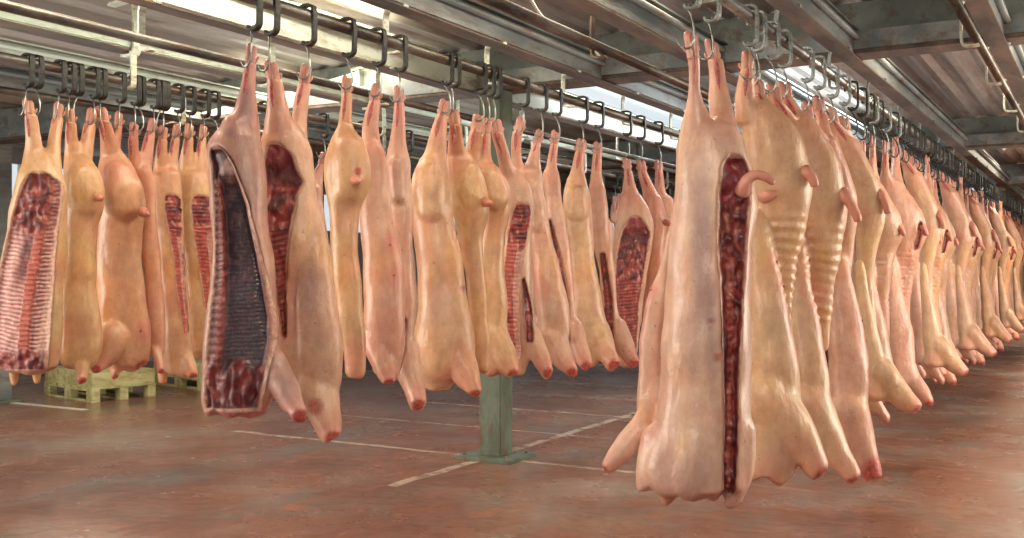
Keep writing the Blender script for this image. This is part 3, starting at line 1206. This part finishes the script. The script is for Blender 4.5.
S.append(dict(row='R', x=832, col=(222, 190, 146), cap=.14, vox=.016, short='pale fifth carcass of the right row',
    label='pale fifth carcass of the right row with pink tail and a thick foreleg pointing right',
    legs=[[(108, 827, 835), (120, 827, 836), (135, 832, 850), (150, 838, 862)],
          [(118, 838, 848), (130, 838, 850), (145, 842, 858), (160, 845, 868)]],
    body=[([(140, 832, 858), (160, 838, 868), (180, 845, 877), (200, 852, 883), (222, 854, 884), (250, 856, 877), (280, 858, 872), (330, 860, 876)], dict(d=0, d1=.13)),
          ([(262, 855, 864), (300, 856, 871), (340, 858, 880), (370, 860, 887), (395, 862, 890)], dict(d=.0, d1=-.10, cap=.09))],
    fore=[([(878, 372, 17), (892, 388, 14), (905, 400, 11), (916, 408, 7)], dict(d=-.07, d1=-.17)),
          ([(866, 390, 10), (876, 408, 9), (886, 419, 6)], dict(d=.06, d1=.06))],
    tails=[[(880, 193, 4), (884, 199, 4), (887, 208, 4), (888, 214, 3)]]))
def far_right(x, col, short, label, k):
    return dict(row='R', x=905 + x, col=col, cap=.15, vox=.018, short=short, label=label,
        legs=[[(142, 897 + x, 903 + x), (155, 897 + x, 904 + x), (175, 895 + x, 905 + x), (192, 892 + x, 912 + x)],
              [(137, 907 + x, 913 + x), (150, 907 + x, 914 + x), (170, 906 + x, 915 + x), (192, 902 + x, 920 + x)]],
        body=[([(183, 893 + x, 918 + x), (200, 892 + x, 928 + x), (217, 894 + x, 938 + x), (235, 897 + x, 941 + x), (250, 900 + x, 934 + x), (272, 901 + x, 929 - k + x), (300, 903 + x, 927 - k + x), (345, 906 + x, 926 + x)], dict(d=0, d1=.14)),
              ([(248, 897 + x, 907 + x), (290, 896 + x, 915 + x + k), (330, 898 + x, 925 + x + k), (360, 900 + x, 930 + x), (382, 905 + x, 927 + x)], dict(d=.0, d1=-.10, cap=.09))],
        fore=[([(915 + x, 358, 13), (926 + x, 377, 10), (936 + x, 391, 8), (944 + x, 401 + k, 6)], dict(d=-.06, d1=-.19)),
              ([(905 + x, 375, 7), (914 + x, 392, 6), (921 + x, 401, 4)], dict(d=.08, d1=.06))],
        folds=[(245, 320, 900 + x, 938 + x, .008, 1.3)],
        tails=[[(937 + x, 226, 2.6), (940 + x, 230, 2.5), (942 + x, 236, 2)]],
        cuts=[('slit', [(222, 933 + x), (250, 930 + x)], [(222, 937 + x), (250, 934 + x)], .02)] if k > 0 else [])


S.append(far_right(-38, (206, 160, 134), 'sixth carcass of the right row', 'sixth carcass of the right row, brownish pink, behind the pale one', 0))
S.append(far_right(-15, (214, 158, 136), 'seventh carcass of the right row', 'seventh carcass of the right row, pink with red mark below its tail', 2))
# ---- middle row
S.append(dict(row='M', x=252, col=(196, 150, 140), cap=.12, vox=.012, short='dark opened carcass nearest in the middle row',
    label='nearest carcass of the middle row, opened to show a dark purple rib cavity',
    legs=[[(47, 248, 257), (56, 246, 258), (70, 244, 256), (90, 240, 255), (110, 235, 256), (122, 228, 259), (145, 218, 262)]],
    lumps=[([(236, 128, 14), (238, 140, 18)], -.03)],
    body=[[(122, 230, 258), (132, 216, 259), (142, 208, 261), (155, 206, 263), (180, 209, 265), (220, 212, 268), (260, 213, 272), (300, 210, 276), (340, 206, 279), (370, 203, 281), (395, 202, 275), (408, 204, 268)]],
    fore=[[(272, 365, 15), (283, 385, 13), (292, 402, 10), (299, 415, 8)]],
    cuts=[('dark', [(150, 209), (165, 212), (200, 214), (260, 214), (300, 211), (340, 207), (380, 204), (411, 206)],
           [(146, 224), (165, 236), (200, 249), (240, 259), (280, 268), (320, 275), (345, 275), (365, 271), (390, 266), (411, 261)], .06)],
    red=[(240, 411, 30, .7), (262, 410, 10, .6)], bruise_and_shade=[(245, 105, 10, 30, .5), (232, 134, 8, 8, .6), (285, 385, 8, 14, .3)]))
S.append(dict(row='M', x=288, col=(228, 184, 152), cap=.15, vox=.012, short='second carcass of the middle row showing its ham meat',
    label='second carcass of the middle row with a dark red cut ham and long pale flank',
    legs=[[(64, 266, 274), (76, 267, 282), (95, 267, 285), (110, 267, 288), (125, 265, 294), (150, 264, 300)],
          [(68, 303, 311), (80, 299, 312), (100, 294, 309), (120, 291, 307), (140, 292, 308), (160, 292, 309)]],
    body=[[(128, 265, 300), (140, 261, 308), (155, 260, 313), (185, 260, 315), (215, 262, 318), (240, 264, 321), (300, 268, 300), (350, 278, 305), (385, 284, 310)],
          ([(190, 288, 314), (220, 290, 321), (250, 292, 328), (280, 294, 333), (320, 295, 340), (350, 297, 343), (380, 299, 341), (400, 304, 336), (412, 308, 331)], dict(d=-.01, cap=.12))],
    fore=[[(315, 385, 19), (322, 405, 16), (328, 422, 12), (332, 435, 8)]],
    cuts=[('ham', [(148, 267), (165, 263), (200, 265), (250, 271), (300, 278), (340, 283)],
           [(143, 282), (155, 295), (172, 300), (182, 307), (195, 300), (230, 293), (260, 288), (300, 285), (340, 286)], .05)],
    red=[(318, 405, 8, .6)], bruise_and_shade=[(308, 285, 20, 40, .35)]))  # grey shade of the flank centre painted in as skin colour
S.append(dict(row='M', x=347, col=(224, 178, 122), cap=.12, short='third carcass of the middle row with a round bulging ham',
    label='third carcass of the middle row with a round bulging golden ham',
    legs=[[(79, 342, 352), (90, 342, 353), (110, 340, 352), (125, 338, 352), (145, 332, 360)]],
    lumps=[([(348, 150, 15), (350, 172, 18), (348, 190, 15)], -.04)],
    body=[[(130, 335, 355), (142, 328, 364), (160, 325, 370), (180, 325, 371), (198, 328, 366), (212, 331, 360), (240, 330, 358), (280, 333, 361), (320, 339, 364), (350, 343, 366), (372, 344, 367)]],
    tails=[[(355, 180, 4), (358, 181, 4), (361, 183, 3)]], red=[(360, 172, 5, .8)]))
S.append(dict(row='M', x=377, col=(228, 176, 150), cap=.085, short='fourth carcass of the middle row, pink',
    label='pink fourth carcass of the middle row with a flank bulging to the right',
    legs=[[(87, 372, 383), (97, 370, 382), (110, 366, 380), (125, 362, 378), (140, 362, 380), (160, 361, 384)]],
    body=[[(145, 362, 382), (160, 360, 386), (200, 360, 389), (240, 361, 400), (280, 363, 405), (320, 364, 406), (350, 366, 405), (370, 372, 400)]],
    fore=[[(373, 335, 11), (378, 352, 11), (385, 370, 9), (389, 382, 6)]], teats=[(392, 245), (396, 275)]))
S.append(dict(row='M', x=399, d=.03, col=(222, 176, 152), cap=.08, short='fifth carcass of the middle row, slim with low foreleg',
    label='slim fifth carcass of the middle row with a small red cut above its long foreleg',
    legs=[[(89, 394, 404), (100, 394, 405), (120, 393, 405), (140, 390, 406), (160, 386, 408)]],
    lumps=[([(397, 165, 9), (398, 195, 9)], -.02)],
    body=[[(148, 388, 407), (165, 385, 410), (200, 388, 412), (260, 393, 413), (300, 395, 415), (340, 394, 414), (365, 394, 417), (380, 398, 417)]],
    fore=[[(404, 350, 13), (408, 372, 12), (414, 390, 9), (418, 402, 7)]],
    cuts=[('slit', [(318, 402), (350, 397), (378, 392)], [(318, 406), (350, 405), (378, 397)], .02)]))
S.append(dict(row='M', x=446, col=(228, 182, 136), cap=.13, vox=.013, short='broad smooth sixth carcass of the middle row',
    label='broad smooth sixth carcass of the middle row showing unbroken skin and a fat foreleg',
    legs=[[(102, 442, 449), (112, 437, 448), (130, 431, 447), (150, 425, 447), (170, 416, 449)]],
    lumps=[([(428, 172, 13), (430, 190, 17), (431, 210, 16)], -.05), ([(455, 330, 14), (458, 352, 14)], -.03)],
    body=[[(158, 420, 448), (175, 413, 450), (200, 411, 453), (222, 411, 455), (250, 415, 461), (280, 418, 466), (310, 417, 470), (335, 414, 474), (355, 413, 476), (372, 417, 468), (384, 424, 452)]],
    fore=[[(450, 345, 18), (460, 362, 15), (468, 378, 11), (474, 392, 7)]],
    bruise_and_shade=[(440, 300, 14, 40, .25)], red=[(463, 288, 3, .7)]))  # painted shade on the darker middle of the body
S.append(dict(row='M', x=457, d=.1, col=(226, 182, 122), cap=.09, short='seventh carcass of the middle row with a golden ham',
    label='seventh carcass of the middle row with a golden ham and short pale tail stub',
    legs=[[(112, 450, 456), (125, 449, 462), (145, 448, 464), (160, 447, 470)]],
    lumps=[([(468, 172, 13), (470, 190, 16), (471, 203, 14)], .07)],
    body=[[(155, 448, 472), (170, 447, 482), (190, 449, 489), (212, 452, 489), (235, 457, 483), (260, 462, 484), (300, 468, 488), (340, 470, 490), (365, 474, 490)]],
    tails=[[(484, 202, 4), (488, 203, 4), (493, 204, 3)]]))
S.append(dict(row='M', x=484, d=.06, col=(224, 180, 128), cap=.11, short='eighth carcass of the middle row',
    label='eighth carcass of the middle row, tan, hung by both hind feet over the green column',
    legs=[[(117, 476, 483), (132, 469, 482), (150, 466, 478), (168, 466, 482)],
          [(121, 484, 492), (135, 481, 491), (155, 479, 491), (172, 478, 496)]],
    lumps=[([(490, 180, 13), (494, 196, 14)], -.04)],
    body=[[(168, 470, 500), (185, 472, 510), (205, 478, 511), (232, 481, 506), (260, 479, 503), (290, 479, 507), (320, 481, 508), (345, 484, 510), (368, 484, 505)]],
    fore=[[(494, 335, 14), (502, 353, 12), (509, 366, 9), (513, 373, 6)]]))
S.append(dict(row='M', x=497, d=.15, col=(226, 184, 156), cap=.09, vox=.013, short='ninth carcass of the middle row with red backbone showing',
    label='ninth carcass of the middle row with white fat patch and red split backbone',
    legs=[[(121, 489, 500), (135, 491, 504), (150, 496, 509), (165, 498, 513), (182, 502, 524)]],
    body=[[(172, 500, 520), (185, 506, 531), (205, 506, 535), (230, 506, 532), (260, 502, 530), (300, 502, 533), (335, 505, 536), (355, 509, 532), (370, 512, 526)]],
    fore=[[(530, 335, 10), (538, 352, 9), (544, 364, 8), (548, 372, 6)]],
    cuts=[('spine', [(203, 513), (215, 511), (240, 506), (280, 502), (320, 504), (362, 510)], [(201, 534), (215, 532), (240, 528), (260, 522), (300, 519), (340, 520), (362, 522)], .03),
          ('slit', [(278, 522), (310, 524), (345, 527)], [(278, 525), (310, 533), (345, 534)], .03)]))
S.append(dict(row='M', x=532, col=(228, 182, 154), cap=.11, short='tenth carcass of the middle row, pink flank',
    label='tenth carcass of the middle row with pink flank widening toward its foreleg',
    legs=[[(120, 519, 526), (135, 511, 522), (160, 511, 521), (178, 514, 530)],
          [(132, 538, 544), (150, 530, 540), (165, 525, 540), (180, 522, 542)]],
    lumps=[([(533, 190, 10), (538, 225, 9)], -.03)],
    body=[[(172, 516, 541), (205, 524, 546), (240, 530, 553), (280, 534, 563), (310, 537, 569), (335, 539, 571), (358, 545, 562)]],
    fore=[[(552, 338, 15), (561, 355, 11), (568, 366, 8), (572, 372, 6)]]))
S.append(dict(row='M', x=555, col=(226, 174, 150), cap=.10, short='eleventh carcass of the middle row with a long side cut',
    label='eleventh carcass of the middle row, narrow with a long dark cut down its left side',
    legs=[[(133, 552, 559), (150, 549, 558), (165, 546, 557), (180, 543, 559)]],
    body=[[(172, 543, 559), (195, 544, 562), (220, 547, 566), (260, 553, 571), (300, 558, 575), (335, 562, 580), (350, 566, 580)]],
    fore=[[(572, 328, 10), (578, 345, 9), (583, 358, 8), (586, 365, 6)]],
    cuts=[('slit', [(218, 549), (260, 556), (300, 561), (345, 563)], [(218, 551), (260, 562), (300, 569), (345, 570)], .025)]))
S.append(dict(row='M', x=582, col=(228, 184, 138), cap=.12, short='wide tan twelfth carcass of the middle row',
    label='wide smooth tan twelfth carcass of the middle row with a blunt foreleg',
    legs=[[(141, 578, 586), (155, 574, 585), (170, 571, 584), (188, 564, 588)]],
    lumps=[([(576, 195, 11), (577, 212, 12)], -.04)],
    body=[[(178, 567, 586), (195, 561, 590), (215, 562, 592), (250, 567, 594), (290, 570, 600), (320, 572, 606), (342, 574, 606), (360, 583, 600)]],
    fore=[[(594, 332, 14), (603, 347, 11), (610, 358, 8), (614, 364, 7)]]))
S.append(dict(row='M', x=598, col=(224, 172, 148), cap=.10, short='thirteenth carcass of the middle row with a dark cut',
    label='narrow thirteenth carcass of the middle row with dark red cut beside its foreleg',
    legs=[[(144, 594, 602), (160, 592, 602), (180, 590, 602), (195, 588, 605)]],
    body=[[(186, 589, 604), (210, 590, 608), (240, 594, 611), (270, 598, 615), (300, 602, 617), (330, 606, 622), (346, 608, 622)]],
    fore=[[(616, 328, 10), (623, 343, 9), (629, 356, 7), (633, 363, 6)]],
    cuts=[('slit', [(252, 600), (300, 604), (345, 606)], [(252, 605), (300, 613), (345, 614)], .025)]))
S.append(dict(row='M', x=626, col=(226, 176, 146), cap=.11, vox=.013, short='opened fourteenth carcass of the middle row',
    label='opened fourteenth carcass of the middle row with dark ham meat, left of the right row',
    legs=[[(160, 622, 630), (175, 624, 633), (190, 622, 637), (205, 619, 646)]],
    body=[[(196, 620, 642), (212, 617, 650), (230, 614, 654), (250, 613, 651), (280, 612, 645), (320, 612, 641), (352, 615, 638), (362, 618, 636)]],
    cuts=[('ham', [(218, 629), (232, 620), (260, 615), (300, 613), (356, 617)], [(216, 640), (232, 651), (260, 647), (300, 640), (356, 637)], .035)]))
S.append(dict(row='M', x=640, col=(230, 160, 132), cap=.10, short='rosy fifteenth carcass of the middle row',
    label='rosy fifteenth carcass of the middle row just left of the right row',
    legs=[[(162, 636, 644), (175, 638, 648), (190, 642, 656), (205, 643, 662)]],
    body=[[(196, 642, 660), (215, 643, 667), (250, 643, 665), (300, 642, 662), (350, 642, 660)]],
    tails=[[(665, 222, 3), (669, 223, 3), (673, 224, 2)]]))
S.append(dict(row='M', x=658, col=(226, 168, 136), cap=.10, short='sixteenth carcass of the middle row',
    label='sixteenth carcass of the middle row, half behind the split carcass of the right row',
    legs=[[(162, 655, 661), (178, 655, 664), (192, 653, 665), (205, 654, 672)]],
    body=[[(198, 656, 672), (220, 657, 678), (260, 656, 676), (320, 657, 676), (350, 659, 674)]]))
# ---- left row
S.append(dict(row='L', x=43, d=-.06, col=(232, 196, 136), cap=.10, vox=.013, short='opened carcass at the left edge',
    label='opened carcass at the left edge of the left row showing ribs and red backbone',
    legs=[[(102, 24, 31), (115, 25, 37), (135, 26, 40), (150, 26, 42), (165, 24, 50)],
          [(105, 55, 65), (120, 52, 63), (140, 48, 60), (152, 46, 60), (170, 46, 62)]],
    body=[[(158, 26, 52), (172, 20, 61), (190, 15, 67), (215, 10, 68), (250, 4, 66), (290, -3, 62), (320, -5, 61), (350, -4, 60), (366, 1, 58)]],
    cuts=[('ribs', [(175, 32), (195, 25), (230, 13), (270, 3), (310, -2), (345, -3), (371, 3)],
           [(172, 55), (185, 67), (215, 64), (260, 60), (300, 57), (340, 55), (371, 52)], .045)],
    lumps=[([(14, 365, 7), (14, 380, 4)], .05), ([(36, 365, 7), (37, 379, 4)], .05)]))
S.append(dict(row='L', x=82, d=-.01, col=(228, 184, 122), cap=.09, short='second carcass of the left row',
    label='golden second carcass of the left row, right of the opened one at the edge',
    legs=[[(110, 65, 75), (125, 66, 76), (145, 65, 78), (162, 64, 84)],
          [(111, 90, 97), (125, 84, 96), (145, 80, 93), (162, 80, 92)]],
    lumps=[([(82, 175, 15), (85, 192, 17), (85, 205, 15)], -.04)],
    body=[[(160, 64, 91), (172, 64, 99), (190, 66, 104), (210, 66, 102), (224, 64, 97), (245, 61, 95), (280, 60, 96), (320, 60, 100), (350, 60, 102), (362, 62, 97)]],
    fore=[[(80, 350, 9), (82, 366, 7), (82, 380, 5)]], tails=[[(98, 197, 3.5), (100, 198, 3.5), (103, 199, 2.5)]]))
S.append(dict(row='L', x=110, d=.1, col=(234, 176, 130), cap=.09, vox=.013, short='broad orange third carcass of the left row',
    label='broad orange pink third carcass of the left row with a foreleg pointing down left',
    legs=[[(109, 97, 104), (120, 98, 110), (140, 101, 116), (160, 101, 124)],
          [(114, 116, 124), (130, 113, 122), (150, 110, 120), (165, 108, 124)]],
    lumps=[([(118, 175, 14), (122, 190, 19), (124, 205, 17)], 0.03)],
    body=[[(152, 102, 122), (167, 99, 133), (185, 100, 142), (205, 100, 146), (225, 97, 143), (260, 95, 142), (300, 97, 146), (330, 99, 150), (350, 104, 151), (364, 112, 147)]],
    fore=[([(115, 335, 14), (108, 352, 12), (101, 363, 9), (96, 369, 7)], dict(d=-.08, d1=-.12)), ([(114, 360, 7), (115, 377, 4)], dict(d=.04, d1=.04))],
    tails=[[(143, 212, 4), (146, 214, 3.5), (149, 213, 3)]], red=[(137, 368, 7, .8)], teats=[(139, 331)]))
S.append(dict(row='L', x=145, col=(228, 160, 124), cap=.10, short='slim fourth carcass of the left row',
    label='slim pink fourth carcass of the left row squeezed behind the broad orange one',
    legs=[[(125, 130, 139), (140, 128, 138), (160, 129, 140), (175, 132, 150)],
          [(121, 150, 158), (135, 145, 155), (155, 140, 153), (172, 138, 151)]],
    body=[[(170, 137, 152), (185, 139, 156), (205, 141, 156), (240, 141, 158), (280, 143, 162), (320, 145, 165), (350, 149, 165)]],
    fore=[[(154, 345, 6), (158, 360, 5), (161, 371, 4)]]))
S.append(dict(row='L', x=171, col=(232, 176, 124), cap=.11, short='fifth carcass of the left row with a red cut edge',
    label='fifth carcass of the left row with red cut meat along its right edge',
    legs=[[(128, 160, 168), (145, 157, 167), (165, 154, 168), (180, 152, 172)],
          [(127, 174, 182), (145, 170, 179), (165, 168, 178), (180, 166, 180)]],
    body=[[(173, 152, 178), (195, 152, 181), (215, 152, 182), (240, 157, 183), (280, 161, 187), (320, 163, 191), (350, 163, 194), (370, 166, 193)]],
    fore=[[(183, 350, 9), (189, 366, 7), (193, 375, 5)], ([(162, 365, 6), (163, 382, 4)], dict(d=.06, d1=.06))],
    cuts=[('spine', [(196, 164), (215, 167), (250, 173), (300, 179), (335, 185)], [(194, 180), (215, 180), (250, 181), (300, 185), (335, 188)], .02)]))
S.append(dict(row='L', x=197, col=(232, 190, 132), cap=.11, short='sixth carcass of the left row showing two red strips',
    label='sixth carcass of the left row with red meat strips, beside the dark opened one',
    legs=[[(126, 186, 194), (145, 183, 193), (165, 179, 194), (180, 178, 200)],
          [(127, 201, 208), (145, 197, 206), (165, 195, 208), (180, 195, 210)]],
    body=[[(174, 178, 206), (195, 179, 214), (230, 180, 217), (260, 183, 215), (300, 187, 212), (330, 189, 208), (350, 192, 206)]],
    cuts=[('spine', [(198, 191), (240, 196), (290, 203), (318, 206)], [(195, 214), (240, 216), (290, 214), (318, 210)], .025)]))

BUILT = [carcass(s) for s in S]

# ------------------------------------------------------------------ far carcasses: copies hung farther along the rails


def copy_tree(o, parent=None):
    c = o.copy()
    C.objects.link(c)
    if parent:
        c.parent = parent
    for ch in list(o.children):
        copy_tree(ch, c)
    return c


ORD = ['sixth', 'seventh', 'eighth', 'ninth', 'tenth', 'eleventh', 'twelfth', 'thirteenth', 'fourteenth', 'fifteenth', 'sixteenth', 'seventeenth',
       'eighteenth', 'nineteenth', 'twentieth', 'twenty-first', 'twenty-second', 'twenty-third', 'twenty-fourth', 'twenty-fifth', 'twenty-sixth',
       'twenty-seventh', 'twenty-eighth', 'twenty-ninth', 'thirtieth', 'thirty-first', 'thirty-second', 'thirty-third', 'thirty-fourth']
spec_of = {id(b): s for b, s in zip(BUILT, S)}
Rp = [BUILT[5], BUILT[6], BUILT[5], BUILT[4]]
Mp = BUILT[9:]
cols = [(220, 174, 140), (206, 164, 138), (230, 176, 126), (210, 158, 136), (228, 190, 150), (214, 164, 134)]


def anchor(o):
    s = spec_of[id(o)]
    return rail_depth(s['row'], s['x']), (s['x'] - 512) / FPX


def place_far(proto, row, y, label, color, turn, scale, group):
    """hang a copy so that its feet sit on the rail at y"""
    c = copy_tree(proto)
    c.location = (XR[row], y, CAMH)
    c.rotation_euler = (0, 0, YAW + turn)
    c.scale = (scale, scale, 1)
    c['label'] = label
    c['group'] = group
    c.color = skin_tone(color)
    for ch in c.children:
        if ch.name.split('.')[0] != 'cut_face':
            ch.color = c.color
    ang = YAW + turn
    out = []
    for (u, d) in spec_of[id(proto)]['feet']:
        out.append(y + scale * (u * math.sin(ang) + d * math.cos(ang)))
    return out


y = BUILT[6].location.y + .62
i = 2
while y < 24:
    pr = Rp[(i * 3 + 1) % 4]
    if i < 14:
        lab = '%s carcass of the right row counted from the near end, hanging from the receding rail' % ORD[i]
        grp = 'carcasses down the right row'
    else:
        lab = 'one of the small far carcasses crowded at the far end of the right row'
        grp = 'far carcasses at the end of the right row'
    fy_ = place_far(pr, 'R', y, lab, cols[(i * 5) % 6], random.uniform(-.16, .1), random.uniform(.9, 1.02), grp)
    for k, hy in zip((-1, 1), fy_):
        hl = 'steel hook holding the %s carcass of the right row, %s hind foot' % (ORD[min(i, 28)], 'near' if k < 0 else 'far')
        if i >= 14:
            hl = 'one of the crowded black hooks at the far end of the right rail'
        meat_hook('R', hy, 'dark', hl, 'hooks along the right rail' if i < 14 else 'far hooks on the right rail', random.uniform(-.5, .8))
    y += random.uniform(.5, .62) * (1 + .01 * i)
    i += 1

# empty hooks waiting between the hanging feet of the right row
y = 7.3
k = 0
while y < 22:
    meat_hook('R', y, 'dark', 'one of the empty black hooks pushed together on the right rail between the hanging feet', 'empty hooks on the right rail', random.uniform(-.3, .6), True)
    y += random.uniform(.25, .35)
    k += 1

y = rail_depth('L', 215) * (CA + (215 - 512) / FPX * SA) + .5
i = 0
while y < 15:
    pr = Mp[(i * 5 + 2) % len(Mp)]
    fy_ = place_far(pr, 'L', y, '%s carcass of the left row, glimpsed through gaps behind the middle row' % ORD[i + 1], cols[(i + 2) % 6], random.uniform(-.25, .25), random.uniform(.95, 1.05), 'left row carcasses behind the middle row')
    for q, hy in enumerate(fy_):
        meat_hook('L', hy, 'dark', 'black hook on the left rail holding the %s carcass%s' % (ORD[i + 1], ', ' + ('near', 'far')[q] + ' foot' if len(fy_) > 1 else ''), 'hooks on the left rail behind the middle row', random.uniform(-.1, .5))
    y += random.uniform(.52, .68)
    i += 1
y = BUILT[22].location.y + .6
i = 0
while y < 17:
    fy_ = place_far(Mp[(i * 3) % len(Mp)], 'M', y, '%s carcass of the middle row, behind the right row' % ORD[i + 11], cols[i % 6], random.uniform(-.2, .2), 1, 'far carcasses of the middle row')
    for q, hy in enumerate(fy_):
        meat_hook('M', hy, 'dark', 'hook holding the %s carcass of the middle row%s' % (ORD[i + 11], ', ' + ('near', 'far')[q] + ' foot' if len(fy_) > 1 else ''), 'far hooks of the middle row', .2)
    y += .6
    i += 1
# spare hangers on the left rail
for k, px in enumerate((36, 78, 132, 154, 214)):
    zc = rail_depth('L', px)
    meat_hook('L', zc * (CA + (px - 512) / FPX * SA), 'dark',
              'spare black hook on the left rail, ' + ['farthest left', 'above the golden second carcass', 'between the third and fourth carcasses', 'above the slim fourth carcass', 'beside the ham of the dark opened carcass'][k],
              'spare hooks on the left rail', random.uniform(-.4, .8))
